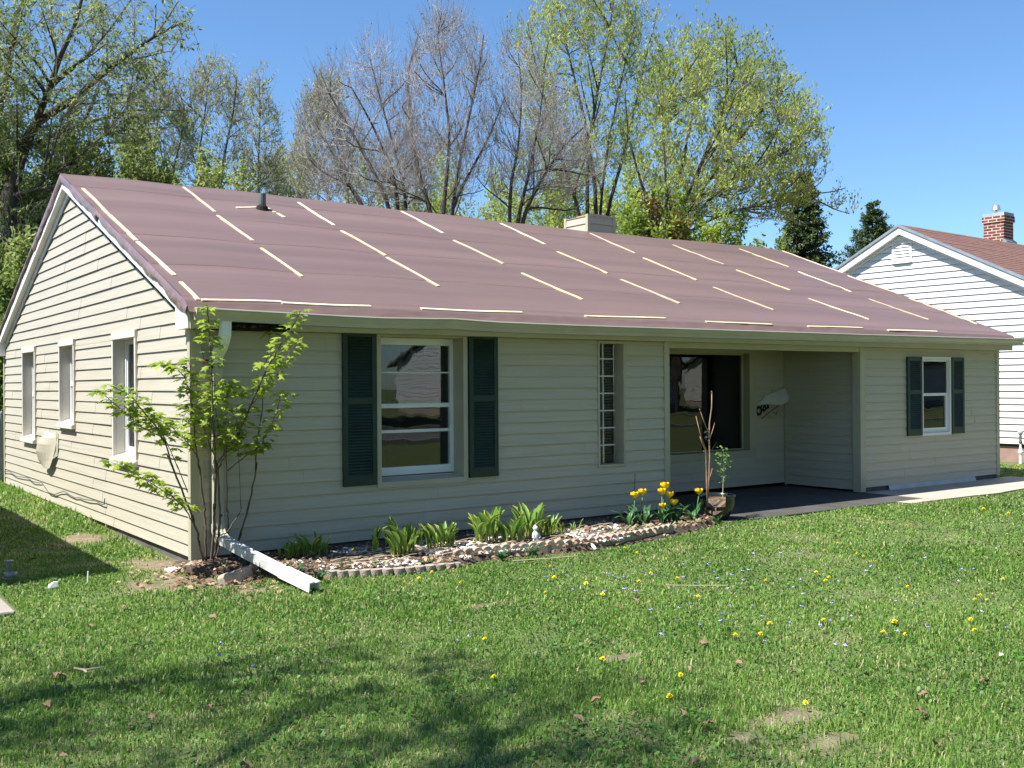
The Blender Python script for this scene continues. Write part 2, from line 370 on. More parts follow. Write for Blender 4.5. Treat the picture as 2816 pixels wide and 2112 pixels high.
# porch: back wall, side walls, header, posts, ceiling
PY = 1.44; PW = (6.3, 9.052, .50, 1.995)
siding('porch_wall', house, (0, PY, 0), (1, 0, 0), (0, -1, 0), 5.95, 9.872, -.02, 2.3, M_SID, [PW, (9.22, 9.85, .99, 1.215)], first=.126, seed=9)
siding('porch_wall', house, (9.875, 0, 0), (0, 1, 0), (-1, 0, 0), .0, PY-.014, -.04, 2.3, M_SID, (), first=.146, seed=10)
siding('porch_wall', house, (5.945, 0, 0), (0, 1, 0), (1, 0, 0), .0, PY, -.04, 2.3, M_SID, (), first=.146, seed=12)
b = MB(); b.box(5.94, 9.88, .12, PY+.02, 2.14, 2.17); b.build('porch_ceiling', mat('ceiling_board', (.20, .17, .12), .7, var=.2, vscale=4), house)
b = MB(); b.box(5.944, 9.786, -.012, .10, 1.985, 2.062); b.prism([(5.944, -.014, 2.062), (6.26, -.014, 2.045), (5.944, -.014, 2.045)], (0, .01, 0)); b.build('porch_header', M_TRIM, house)
b = MB(); b.box(5.858, 5.944, -.026, .11, -.05, 2.075); b.build('porch_post', M_TRIM, house, bevel=.004)
b = MB(); b.box(9.786, 9.905, -.026, .0, -.06, 2.075); b.box(9.786, 9.862, .0, .11, -.06, 1.985); b.build('porch_post', M_TRIM, house, bevel=.004)
MB().box(9.858, 9.872, PY-.05, PY-.016, -.06, 2.13).build('corner_trim', M_TRIM, house); MB().box(5.946, 5.96, PY-.05, PY-.016, -.06, 2.13).build('corner_trim', M_TRIM, house)

# eave: soffit, fascia, gutter
b = MB(); b.box(.88, LX+.08, -.20, .0, 2.058, 2.068); b.build('soffit', M_TRIM, house)
b = MB(); b.box(-.08, .88, -.16, -.01, 2.13, 2.15); 
for k in range(7): b.box(.34+k*.075, .355+k*.075+random.uniform(0, .04), -.19, -.02, 2.085+random.uniform(-.01, .02), 2.10)
b.build('rafter_tail', mat('rotten_wood', (.05, .045, .038), .95, var=.6, vscale=20), house)
MB().box(-.08, .27, -.222, -.202, 2.055, 2.235).build('fascia', M_TRIM, house); MB().box(.86, LX+.075, -.222, -.202, 2.055, 2.235).build('fascia', M_TRIM, house)
MB().box(.2, .95, -.10, -.09, 2.052, 2.2).build('soffit_gap_shade', M_DARK, house)  # near-black panel painted as the unlit hollow above the missing soffit
gpts = [(-.06, 2.236), (.5, 2.226), (1.0, 2.217), (1.34, 2.211), (1.78, 2.208), (2.3, 2.218), (2.578, 2.226), (2.9, 2.215), (3.15, 2.209), (4.16, 2.205), (5.38, 2.210), (7.02, 2.216), (9.7, 2.226), (11.5, 2.236), (13.3, 2.248), (13.80, 2.252)]
prof = [(-.0, 0), (-.006, .0), (-.012, -.012), (.0, -.018), (-.002, -.035), (.014, -.06), (.026, -.075), (.030, -.108), (.115, -.108), (.115, .0), (.109, .0), (.109, -.100), (.036, -.100), (.03, -.07), (.008, -.035)]
b = MB(); gp = [(x, -.34, z) for x, z in gpts]
n0 = len(b.v)
for (x, y, z) in gp:
    for (a, c) in prof: b.v.append((x, y+a, z+c))
q = len(prof)
for k in range(len(gp)-1):
    for j in range(q): b.f.append((k*q+j, k*q+(j+1) % q, (k+1)*q+(j+1) % q, (k+1)*q+j))
for e in (0, len(gp)-1):
    z = gp[e][2]; x = gp[e][0]; b.poly([(x, -.34+a, z+c) for a, c in [(-.006, 0), (.0, -.018), (.026, -.075), (.030, -.108), (.115, -.108), (.115, 0)]])
gut = b.build('gutter', M_GUT, house)
b = MB(); b.tube([(13.78, -.33, 2.25), (13.80, -.33, 2.285)], .012, 6); b.build('gutter_hook', M_DGREY, gut)
# downspout, its elbows and the length that runs out over the lawn
dsp = empty('x'); bpy.data.objects.remove(dsp)
def dprof(w, d): 
    o = []
    for k in range(7): o.append((-w/2+w*k/6, d/2-(.006 if k % 2 else 0)))
    for k in range(7): o.append((w/2-w*k/6, -d/2+(.006 if k % 2 else 0)))
    return o
def pipe(pts, w, d, ref): return MB().sweep(pts, dprof(w, d), ref)
ds = pipe([(.205, -.075, 1.80), (.205, -.075, 1.2), (.205, -.075, .6), (.205, -.078, .27)], .085, .065, (0, 1, 0)).build('downspout', M_GUT, house)
el = []
for k in range(9):
    t = k/8; a = t*math.pi*.5; el.append((.215, -.255+.0*t if t < .2 else -.255+.17*((t-.2)/.8)**1.6, 2.145-.30*t-.0*a))
pipe([(.215, -.27, 2.15), (.215, -.27, 2.07), (.214, -.262, 2.0), (.212, -.235, 1.95), (.21, -.19, 1.90), (.207, -.135, 1.86), (.205, -.09, 1.82), (.205, -.075, 1.76)], .09, .07, (0, 1, 0)).build('elbow', M_WTRIM, ds)
b = MB(); b.box(.155, .255, -.118, -.112, 1.38, 1.41); b.box(.155, .162, -.112, -.012, 1.38, 1.41); b.build('strap', M_WTRIM, ds)
pipe([(.205, -.078, .30), (.205, -.085, .24), (.208, -.12, .19), (.215, -.2, .155)], .10, .08, (0, 1, 0)).build('elbow', M_GUT, ds)
ext = pipe([(.212, -.17, .165), (.26, -.6, .10), (.31, -1.0, .045), (.335, -1.25, .012), (.385, -1.66, -.035)], .088, .072, (0, 0, 1)).build('downspout_extension', M_WTRIM)
MB().sweep([(.335, -1.24, .014), (.392, -1.72, -.042)], [(-.049, -.041), (-.049, .041), (-.03, .041), (-.027, .035), (.0, .035), (.003, .041), (.03, .041), (.033, .035), (.049, .041), (.049, -.041), (.043, -.035), (.043, .029), (-.043, .029), (-.043, -.035)], (0, 0, 1), close=True).build('outlet', M_WTRIM, ext)
ext.data.materials[0] = mat('scuffed_white', (.54, .53, .49), .5, var=.2, vscale=9, bump=.3, bscale=30); tag(ext, 'white corrugated drain pipe sloping from the corner downspout onto the grass', 'drain pipe')

# rake boards on the gables
for (xo, sgn) in ((0, -1), (LX, 1)):
    x0, x1 = (xo-.10, xo-.0) if sgn < 0 else (xo, xo+.10)
    for half in (0, 1):
        def yy(y): return y if half == 0 else 2*YR-y
        b = MB()
        b.prism([(x0, yy(-.2), roofz(-.2)-.015), (x0, yy(YR), ZR-.015), (x0, yy(YR), ZR-.175), (x0, yy(-.2), roofz(-.2)-.175)], (x1-x0, 0, 0)); b.build('rake_board', M_WTRIM, house)
        b = MB(); xf = x0+.076 if sgn < 0 else x0; xg = x1 if sgn < 0 else x0+.024
        b.prism([(xf, yy(.08), roofz(.08)-.176), (xf, yy(YR), ZR-.176), (xf, yy(YR), ZR-.262), (xf, yy(.08), roofz(.08)-.262)], (xg-xf, 0, 0)); b.build('frieze_board', M_WTRIM, house)
    for s in (0, 1):
        def yy(y): return y if s == 0 else 2*YR-y
        b = MB(); b.prism([(x0+.002, yy(-.198), 2.06), (x0+.002, yy(.14), 2.06), (x0+.002, yy(.14), 2.275), (x0+.002, yy(-.198), 2.125)], (x1-x0-.004, 0, 0)); b.build('eave_return', M_WTRIM, house)

# roof: a brown membrane nailed down with pale laths
M_TARP = mat('brown_membrane', (.168, .107, .091), .48, var=.15, vscale=1.1, stretch=(.12, 2.2, 1), bump=.16, bscale=14, bstretch=(.25, 3, 3), spec=.5, detail=9)
nxr, nyr = 240, 150
xs = np.linspace(-.12, LX+.12, nxr); ts = np.concatenate([np.linspace(0, .955, nyr-14), np.linspace(.958, 1, 14)])
XX, TT = np.meshgrid(xs, ts); YY = YR+(-.312-YR)*TT
lathx = [0, 1.38, 2.95, 4.73, 6.52, 8.4, 10.2, 12.1, 13.55]
def roof_off(x, y):
    o = .018*(fbm(x*.55, y*.9, 41)-.5)+.008*(fbm(x*.5, y*5, 43)-.5)
    dl = np.min(np.abs(np.asarray(x)[..., None]-np.array(lathx)), axis=-1)
    o = o+.012*np.clip(dl/.6, 0, 1)
    wr = np.clip((x-7)/5, 0, 1)*(np.maximum(0, fbm(x*.45-y*.35, y*4.5+x*.5, 47, 2)-.55))*.035
    return o+wr
def roof_surface_z(y):
    base = 2.28+SL*(y+.25)
    drop = np.clip((-.205-y)/.107, 0, 1)
    return base-.062*drop**.8
OFF = roof_off(XX, YY)*np.clip((1-TT)*12, .25, 1)
lapz = .007*(1-((YY+.12) % 1.02)/1.02)*(YY > -.1)
ZZ = roof_surface_z(YY)+OFF+lapz+.018*np.sin(XX*.55+.3)*(1-TT)
ZZ = ZZ + np.where(YY < -.19, .026*(fbm(XX*7, YY*22, 53)-.5), 0)
Vr = np.stack([XX.ravel(), YY.ravel(), ZZ.ravel()], 1); idx = np.arange(nxr*nyr).reshape(nyr, nxr)
Fr = np.stack([idx[1:,:-1].ravel(), idx[1:,1:].ravel(), idx[:-1,1:].ravel(), idx[:-1,:-1].ravel()], 1)
roof = npmesh('roof', Vr, Fr, M_TARP, parent=house, smooth=True); roof['label'] = 'brown tarped roof slope held down by rows of pale laths'
def roof_pt(x, y, up=0):
    x1 = np.array([x]); y1 = np.array([y]); t = (YR-y)/(YR+.312)
    z = roof_surface_z(y1)+roof_off(x1, y1)*np.clip((1-t)*12, .25, 1)+.018*np.sin(x1*.55+.3)*(1-t)
    return Vector((x, y, float(z[0])+up))
# back slope and the deck beneath
yb = np.linspace(YR, DY+.3, 40); XX2, YY2 = np.meshgrid(xs, yb)
ZZ2 = 2.28+SL*(2*YR-YY2+.25)+.02*(fbm(XX2*.5, YY2*2, 61)-.5)*np.clip((YY2-YR)*3, 0, 1)
ZZ2[0] = ZZ[0]; idx = np.arange(nxr*40).reshape(40, nxr)
Fb = np.stack([idx[1:,:-1].ravel(), idx[:-1,:-1].ravel(), idx[:-1,1:].ravel(), idx[1:,1:].ravel()], 1)
npmesh('roof_back', np.stack([XX2.ravel(), YY2.ravel(), ZZ2.ravel()], 1), Fb, M_TARP, parent=house, smooth=True)
b = MB(); b.prism([(-.08, -.2, roofz(-.2)-.03), (-.08, YR, ZR-.03), (-.08, DY+.2, roofz(-.2)-.03), (-.08, DY+.2, roofz(-.2)-.06), (-.08, YR, ZR-.06), (-.08, -.2, roofz(-.2)-.06)], (LX+.16, 0, 0)); b.build('roof_deck', mat('deck_board', (.3, .22, .14), .9), house)
# membrane folded down over both rakes, with a ragged wrinkled hem
M_FLAP = mat('membrane_fold', (.22, .135, .122), .28, var=.22, vscale=4, bump=.85, bscale=11, spec=.6)
for side in (0, 1):
    N = 150; hang = 5; Vv = []; xe = -.12 if side == 0 else LX+.12; sg = -1 if side == 0 else 1
    for half in (0, 1):
        Vv = []
        for k in range(N+1):
            t = k/N; y = YR-(YR+.25)*t
            if half: y = 2*YR-y
            zt = (float(roof_pt(xe, y).z) if not half else 2.28+SL*(2*YR-y+.25)+.004)
            hem = .105+.055*(vnoise(np.array([t*11.]), np.array([3.3]), 71+half+side*5)[0])+.035*(vnoise(np.array([t*34.]), np.array([7.7]), 73)[0]-.5)
            if not half and .36 < t < .40: hem *= .55
            if half: hem *= .6 if t > .35 else .9
            for j in range(hang+1):
                s = j/hang; w = .022*(vnoise(np.array([t*46+j*.8]), np.array([s*2.2]), 77)[0]-.5)*s
                bulge = .018*math.sin(s*math.pi)+w
                Vv.append((xe+sg*(bulge-.012*s), y, zt-hem*s))
        idx = np.arange((N+1)*(hang+1)).reshape(N+1, hang+1)
        Ff = np.stack([idx[:-1,:-1].ravel(), idx[1:,:-1].ravel(), idx[1:,1:].ravel(), idx[:-1,1:].ravel()], 1)
        npmesh('membrane_hem', np.array(Vv), Ff, M_FLAP, parent=roof, smooth=True)
LATHS = [(-.03,3.82,-.03,2.66),(-.03,2.63,-.02,1.63),(-.02,1.59,.01,.50),(-.0,.29,.0,-.19),(1.40,4.48,1.38,3.23),(1.35,3.06,1.38,2.01),(1.36,1.71,1.40,.72),(1.77,3.54,2.08,3.65),(2.24,3.66,2.26,3.45),(2.28,3.42,2.29,3.22),(2.95,4.27,2.93,3.10),(2.91,2.85,2.98,1.80),(2.95,1.72,3.03,.67),(4.73,4.48,4.73,3.29),(4.66,2.90,4.77,1.86),(4.77,1.45,4.95,.45),(6.54,4.43,6.55,3.26),(6.46,2.85,6.55,1.82),(6.54,1.53,6.69,.54),(8.43,4.42,8.38,3.24),(8.29,2.94,8.36,1.84),(8.35,1.49,8.51,.49),(10.13,4.13,10.21,2.99),(10.15,2.65,10.24,1.60),(10.20,1.21,10.40,.25),(12.06,4.29,12.19,3.21),(12.05,2.88,12.09,1.78),(12.05,1.41,12.26,.43),(13.58,4.50,13.62,3.09),(13.52,2.90,13.62,1.88),(13.58,1.64,13.52,.33),
 (.03,-.19,.80,-.15),(.79,-.18,1.73,-.16),(2.30,-.17,3.59,-.15),(4.47,-.17,5.78,-.13),(6.43,-.18,7.66,-.19),(8.40,-.19,9.66,-.16),(10.21,-.2,11.51,-.18)]
LTH = [M_LATH, mat('grey_lath', (.60, .49, .33), .75, var=.18, vscale=9, stretch=(3, .6, 3)), mat('pale_lath', (.76, .65, .45), .7, var=.12, vscale=9, stretch=(3, .6, 3))]
for (x0, y0, x1, y1) in LATHS:
    N = 9; pts = []; j = random.uniform(-.012, .012)
    for k in range(N+1):
        t = k/N; sw = j*math.sin(math.pi*t)
        dx, dy = x1-x0, y1-y0; l = math.hypot(dx, dy)
        pts.append(roof_pt(x0+dx*t-dy/l*sw, y0+dy*t+dx/l*sw, .007))
    w = random.uniform(.034, .042)
    MB().sweep(pts, [(-w/2, -.008), (-w/2, .005), (w/2, .005), (w/2, -.008)], (0, -SL, 1)).build('lath', LTH[random.randrange(3)], roof)
# the overlapping sheet edges of the membrane
M_SEAM = mat('sheet_edge', (.15, .095, .081), .55, var=.3, vscale=3, stretch=(.6, 2, 1))
for k, y in enumerate((.86, 1.90, 2.93, 3.95)):
    b = MB(); pts = [roof_pt(x, y+.018*math.sin(x*.9+k)+.010*math.sin(x*2.7+k*2), .0012) for x in np.linspace(-.1, LX+.1, 90)]
    b.sweep(pts, [(-.006, -.003), (-.006, .0014), (.006, .0004), (.006, -.003)], (0, -SL, 1)); b.build('sheet_edge', M_SEAM, roof)
# vent pipe and chimney box
vb = roof_pt(2.132, 3.58); b = MB(); b.lathe([(.052, -.05), (.052, .0), (.050, .20), (.050, .205), (.043, .205), (.043, .05)], vb, 14); vp = b.build('vent_pipe', M_DGREY, roof, smooth=False)
b = MB(); b.lathe([(.09, -.045), (.075, .03), (.056, .055)], vb, 14); b.build('vent_collar', M_DARK, vp)
CHX0, CHX1, CHY0, CHY1, CHT = 8.525, 9.165, 4.60, 5.255, 4.525
b = MB(); b.box(CHX0+.012, CHX1-.012, CHY0+.012, CHY1-.012, 3.6, CHT-.03); ch = b.build('chimney', M_SID, roof); ch['label'] = 'low siding clad chimney box astride the ridge'
siding('chimney_side', ch, (CHX0+.01, CHY0, CHT-.31), (0, 1, 0), (-1, 0, 0), .03, CHY1-CHY0-.03, 0, .285, M_SID, (), first=.15, seams=False)
siding('chimney_side', ch, (CHX0, CHY0+.01, CHT-.31), (1, 0, 0), (0, -1, 0), .03, CHX1-CHX0-.03, 0, .285, M_SID, (), first=.15, seams=False)
for (x, y) in ((CHX0, CHY0), (CHX1-.05, CHY0), (CHX0, CHY1-.05), (CHX1-.05, CHY1-.05)): MB().box(x-.006, x+.056, y-.006, y+.056, 4.0, CHT).build('corner_strip', M_TRIM, ch)
b = MB(); b.box(CHX0-.004, CHX1+.004, CHY0-.004, CHY0+.02, CHT-.034, CHT+.003); b.box(CHX1-.02, CHX1+.004, CHY0+.02, CHY1, CHT-.034, CHT+.003)
b.build('top_strip', M_TRIM, ch)
b = MB(); b.box(CHX0+.16, CHX1-.16, CHY0+.10, CHY1-.16, CHT-.03, CHT+.032); b.build('flue_liner', M_BRASS, ch)

# ---------------------------------------------------- windows
def blind(parent, axis, off, a0, a1, z0, z1, step=.03):
    b = MB(); z = z0
    while z < z1:
        if axis == 'y': b.beam((a0, off, z), (a1, off, z), .022, .0016, (0, .55, .8))
        else: b.beam((off, a0, z), (off, a1, z), .022, .0016, (.55, 0, .8))
        z += step
    return b.build('blind', M_BLIND, parent)
def casing(b, x0, x1, z0, z1, w, d0, d1):
    """picture-frame boards round an opening on a wall facing -y; w is (left, right, bottom, top)"""
    l, r, bo, t = w
    b.box(x0-l, x0, d0, d1, z0-bo, z1+t); b.box(x1, x1+r, d0, d1, z0-bo, z1+t); b.box(x0, x1, d0, d1, z1, z1+t); b.box(x0, x1, d0, d1, z0-bo, z0)
def reveal(b, x0, x1, z0, z1, d0, d1, sill=0):
    b.box(x0-.012, x0, d0, d1, z0, z1); b.box(x1, x1+.012, d0, d1, z0, z1); b.box(x0-.012, x1+.012, d0, d1, z1, z1+.012)
    b.prism([(x0-.012, d0, z0-.012), (x0-.012, d0, z0), (x0-.012, d1, z0+sill), (x0-.012, d1, z0-.012)], (x1-x0+.024, 0, 0))
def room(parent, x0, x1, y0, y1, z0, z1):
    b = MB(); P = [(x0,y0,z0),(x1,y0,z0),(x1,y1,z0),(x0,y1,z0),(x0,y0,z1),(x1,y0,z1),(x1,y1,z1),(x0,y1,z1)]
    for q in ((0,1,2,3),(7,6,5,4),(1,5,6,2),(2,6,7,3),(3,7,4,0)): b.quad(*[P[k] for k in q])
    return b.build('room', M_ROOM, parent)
def pane(parent, x0, x1, y, z0, z1, m=None):
    return MB().box(x0, x1, y, y+.006, z0, z1).build('pane', m or M_GLASS, parent)
# big double hung window
x0, x1, z0, z1 = 1.916, 2.904, .563, 2.038
b = MB(); casing(b, x0, x1, z0, z1, (.052, .054, .054, .056), -.026, .0); reveal(b, x0, x1, z0, z1, 0, .24, .045); w1 = b.build('window', M_TRIM, house, bevel=.003); w1['label'] = 'tall white double hung window in a deep beige surround'
b = MB(); yf = .20
casing(b, x0+.045, x1-.045, z0+.13, z1-.075, (.044, .044, .085, .074), yf-.03, yf+.03); b.box(x0+.046, x1-.046, yf-.02, yf+.02, 1.305, 1.352); b.box(x0+.046, x1-.046, yf-.012, yf+.012, 1.668, 1.684); b.box(x0+.046, x1-.046, yf+.0, yf+.03, 1.045, 1.078)
b.prism([(x0+.002, yf-.07, z0+.012), (x0+.002, yf-.07, z0+.02), (x0+.002, yf-.03, z0+.034), (x0+.002, yf-.03, z0+.012)], (x1-x0-.004, 0, 0))
b.build('sash', M_VINYL, w1, bevel=.004)
pane(w1, x0+.04, x1-.04, yf+.004, 1.35, z1-.07); pane(w1, x0+.04, x1-.04, yf+.014, z0+.12, 1.31)
M_FILM = mat('torn_film', (.5, .52, .5), .6, var=.3, vscale=20)
for (xa, za, xb, zb, w) in ((2.06, 1.925, 2.44, 1.93, .05), (2.32, 1.93, 2.26, 1.70, .045), (2.17, 1.92, 2.16, 1.80, .012), (2.42, 1.92, 2.50, 1.84, .04), (2.58, 1.90, 2.80, 1.915, .012), (2.80, 1.88, 2.79, 1.75, .01), (2.10, .975, 2.75, 1.0, .007), (2.12, .97, 2.11, .88, .006), (2.35, .98, 2.36, .90, .006), (2.62, 1.195, 2.80, 1.165, .022)):
    MB().beam((xa, yf+.05, za), (xb, yf+.053, zb), w, .002, (0, 1, 0)).build('torn_film', M_FILM, w1)
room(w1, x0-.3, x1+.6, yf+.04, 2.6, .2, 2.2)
b = MB(); b.box(1.95, 2.1, 1.8, 1.85, .7, 2.0); b.box(2.3, 2.65, 2.3, 2.35, .4, 1.9); b.box(2.75, 2.85, 1.6, 1.65, .5, 2.0); b.build('room_panel', mat('room_panel', (.10, .105, .10), .9), w1)
# glass-block style slot window
x0, x1, z0, z1 = 4.812, 5.184, .592, 2.022
b = MB(); casing(b, x0, x1, z0, z1, (.026, .028, .03, .03), -.024, .0); reveal(b, x0, x1, z0, z1, 0, .17); w2 = b.build('window', M_TRIM, house, bevel=.003); w2['label'] = 'narrow slot window with a white grid two panes wide'
b = MB(); b.box(4.99, 5.004, .135, .16, z0+.002, z1-.002)
for k in range(1, 7): zz = z0+k*.2065+.012; b.box(x0+.002, 4.989, .136, .159, zz-.008, zz+.008); b.box(5.005, x1-.002, .136, .159, zz-.008, zz+.008)
b.build('muntin_grid', M_VINYL, w2)
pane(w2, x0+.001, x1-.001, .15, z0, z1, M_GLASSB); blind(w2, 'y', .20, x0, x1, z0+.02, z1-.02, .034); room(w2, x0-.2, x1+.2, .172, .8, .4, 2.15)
# porch picture window
x0, x1, z0, z1 = 6.3, 8.97, .545, 2.0
b = MB(); casing(b, x0, x1+.075, z0-.05, z1+.0, (.1, .155, .075, .05), PY-.03, PY); reveal(b, x0, x1+.075, z0-.05, z1, PY, PY+.14); w3 = b.build('window', M_TRIM, house, bevel=.003); w3['label'] = 'wide dark picture window at the back of the porch'
b = MB(); casing(b, x0+.04, x1+.03, z0, z1-.03, (.038, .038, .045, .028), PY+.09, PY+.13); b.prism([(x0, PY-.035, z0-.052), (x0, PY-.035, z0-.028), (x0, PY+.09, z0-.012), (x0, PY+.09, z0-.052)], (x1-x0+.068, 0, 0)); b.build('sash', M_TRIM, w3)
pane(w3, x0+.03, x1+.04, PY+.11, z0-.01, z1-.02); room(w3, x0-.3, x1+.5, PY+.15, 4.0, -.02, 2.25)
# right front window
x0, x1, z0, z1 = 11.372, 12.095, .75, 1.893
b = MB(); casing(b, x0, x1, z0, z1, (.042, .042, .042, .044), -.030, .006); casing(b, x0+.03, x1-.03, z0+.04, z1-.03, (.029, .029, .039, .029), .004, .03); w4 = b.build('window', M_VINYL, house, bevel=.003); w4['label'] = 'small white double hung window near the right corner'
b = MB(); b.box(x0+.031, x1-.031, -.004, .026, 1.325, 1.368); b.box(x1-.068, x1-.031, .002, .026, z0+.041, 1.324); b.box(x0+.031, x0+.05, .002, .026, z0+.041, 1.324); b.box(x0+.051, x1-.069, .0, .026, z0+.041, z0+.075); b.build('sash', M_VINYL, w4)
pane(w4, x0+.02, x1-.02, .012, 1.35, z1-.02); pane(w4, x0+.03, x1-.05, .022, z0+.04, 1.34)
b = MB()
for (xa, xb) in ((x0+.035, x0+.11), (x1-.13, x1-.035)):
    z = 1.42
    while z < 1.83: b.beam((xa+(.03*(z-1.42) if xa < x0+.1 else 0), .05, z), (xb-(.03*(z-1.42) if xa < x0+.1 else 0), .05, z), .03, .0016, (0, .5, .8)); z += .034
b.build('blind', M_WTRIM, w4); room(w4, x0-.2, x1+.3, .034, 2, .5, 2.1)
# gable windows: deep white surrounds
for k, (ya, yb_, za, zb) in enumerate(GW):
    b = MB(); D = .125
    # boards round the opening, proud of the siding (outward is -x)
    b.box(-.034, 0, ya-.05, ya, za-.06, zb+.0); b.box(-.034, 0, yb_, yb_+.05, za-.06, zb+.0); b.box(-.040, 0, ya-.05, yb_+.05, zb, zb+.075)
    b.prism([(-.065, ya-.055, za-.03), (-.065, ya-.055, za-.075), (0, ya-.055, za-.075), (0, ya-.055, za+.005)], (0, yb_-ya+.11, 0))
    b.box(0, D, ya-.014, ya, za, zb); b.box(0, D, yb_, yb_+.014, za, zb); b.box(0, D, ya-.014, yb_+.014, zb, zb+.012)
    b.prism([(0, ya, za-.03), (0, ya, za+.005), (D, ya, za+.04), (D, ya, za-.03)], (0, yb_-ya, 0))
    w = b.build('window', M_CTRIM, house, bevel=.003); w['label'] = ['narrow side window farthest from the corner', 'shorter middle side window', 'side window behind the sapling leaves'][k]
    b = MB(); f = .048; xa, xb = D-.03, D+.02
    b.box(xa, xb, ya+.001, ya+f, za+.03, zb-.001); b.box(xa, xb, yb_-f, yb_-.001, za+.03, zb-.001); b.box(xa, xb, ya+f, yb_-f, zb-f, zb-.001); b.box(xa, xb, ya+f, yb_-f, za+.03, za+.10); zm = (za+zb)/2; b.box(xa-.006, xb, ya+f, yb_-f, zm-.025, zm+.025)
    b.box(xa+.012, xb, ya+f, ya+f+.03, za+.10, zb-f); b.box(xa+.012, xb, yb_-f-.03, yb_-f, za+.10, zb-f)
    b.build('sash', M_VINYL, w)
    MB().box(D, D+.006, ya+f, yb_-f, za+.08, zb-f).build('pane', M_GLASS, w)
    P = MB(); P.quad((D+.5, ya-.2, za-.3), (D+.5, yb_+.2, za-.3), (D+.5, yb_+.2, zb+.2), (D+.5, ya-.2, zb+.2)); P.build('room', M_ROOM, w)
# shutters
def shutter(x0, x1, z0, z1, label):
    b = MB(); d0, d1 = -.045, -.013; st = .052; zm0 = z0+(z1-z0)*.525; zm1 = zm0+.062; bt, tp = .10, .062
    b.box(x0, x0+st, d0, d1, z0, z1); b.box(x1-st, x1, d0, d1, z0, z1)
    for (a, c) in ((z0, z0+bt), (zm0, zm1), (z1-tp, z1)): b.box(x0+st, x1-st, d0+.002, d1, a, c)
    b.box(x0+st, x1-st, d1-.006, d1-.001, z0+bt, z1-tp)
    for (a, c) in ((z0+bt, zm0), (zm1, z1-tp)):
        n = max(3, int((c-a)/.0285)); h = (c-a)/n
        for k in range(n): b.beam((x0+st, (d0+d1)/2-.004, a+(k+.5)*h), (x1-st, (d0+d1)/2-.004, a+(k+.5)*h), .005, h*1.18, (0, .72, 1))
    o = b.build('shutter', M_SHUT, house, bevel=.002); o['label'] = label
shutter(1.484, 1.858, .545, 2.088, 'shutter left of the large window'); shutter(2.968, 3.342, .55, 2.094, 'shutter right of the large window')
shutter(10.945, 11.325, .72, 1.928, 'shutter left of the small window'); shutter(12.142, 12.492, .718, 1.93, 'shutter right of the small window')

# torn sheathing by the porch window: bare board with half a printed word under a peeled flap
b = MB(); b.poly([(9.205, PY-.006, .985), (9.868, PY-.006, .985), (9.868, PY-.006, 1.33), (9.205, PY-.006, 1.33)]); sh = b.build('sheathing_board', mat('sheathing', (.40, .35, .24), .85, var=.16, vscale=9), house)
cu = bpy.data.curves.new('printed_word', 'FONT'); cu.body = 'oard'; cu.size = .285; cu.offset = .0085; cu.space_character = .95
to = bpy.data.objects.new('printed_word', cu); COL.objects.link(to); bpy.context.view_layer.update()
me = bpy.data.meshes.new_from_object(to.evaluated_get(bpy.context.evaluated_depsgraph_get())); bpy.data.objects.remove(to)
pw = bpy.data.objects.new('printed_word', me); COL.objects.link(pw); pw.parent = sh; me.materials.clear(); me.materials.append(mat('black_print', (.012, .012, .012), .7))
pw.location = (9.232, PY-.010, 1.022); pw.rotation_euler = (R(90), R(-27), 0)
b = MB(); b.beam((9.335, PY-.010, .998), (9.78, PY-.010, 1.212), .002, .012, (0, 0, 1))
for (x, z, r) in ((9.61, 1.075, .012), (9.66, 1.055, .016), (9.70, 1.10, .01), (9.72, 1.085, .008), (9.68, 1.07, .007), (9.55, 1.02, .007)): b.beam((x, PY-.010, z), (x+r*1.6, PY-.010, z+r), .002, r*1.4, (0, 0, 1))
b.build('printed_line', me.materials[0], sh)
fl = MB(); N = 12
for k in range(N):
    for j in range(6):
        pass
ft = [(9.19, 1.232), (9.30, 1.262), (9.40, 1.345), (9.55, 1.385), (9.72, 1.43), (9.86, 1.465)]; fb = [(9.20, 1.222), (9.30, 1.212), (9.42, 1.208), (9.56, 1.203), (9.72, 1.198), (9.85, 1.235)]
P = []
for k in range(6):
    row = []
    for j in range(6):
        s = j/5; x = ft[k][0]*(1-s)+fb[k][0]*s; z = ft[k][1]*(1-s)+fb[k][1]*s
        row.append((x+.012*math.sin(k*1.9+j), PY-.016-(.010+.011*k)*math.sin(s*2.2)**1.3-.003*k, z-.008*math.sin(k*2.1)*s))
    P.append(row)
for k in range(5):
    for j in range(5): fl.quad(P[k][j], P[k+1][j], P[k+1][j+1], P[k][j+1])
fl.quad(P[5][0], (9.905, PY-.10, 1.42), (9.90, PY-.12, 1.33), P[5][3]); fl.quad(P[5][3], (9.90, PY-.12, 1.33), (9.87, PY-.09, 1.25), P[5][5])
fl.build('peeled_siding', mat('peeled_siding', (.55, .56, .52), .5, var=.08, vscale=12), house, smooth=True)
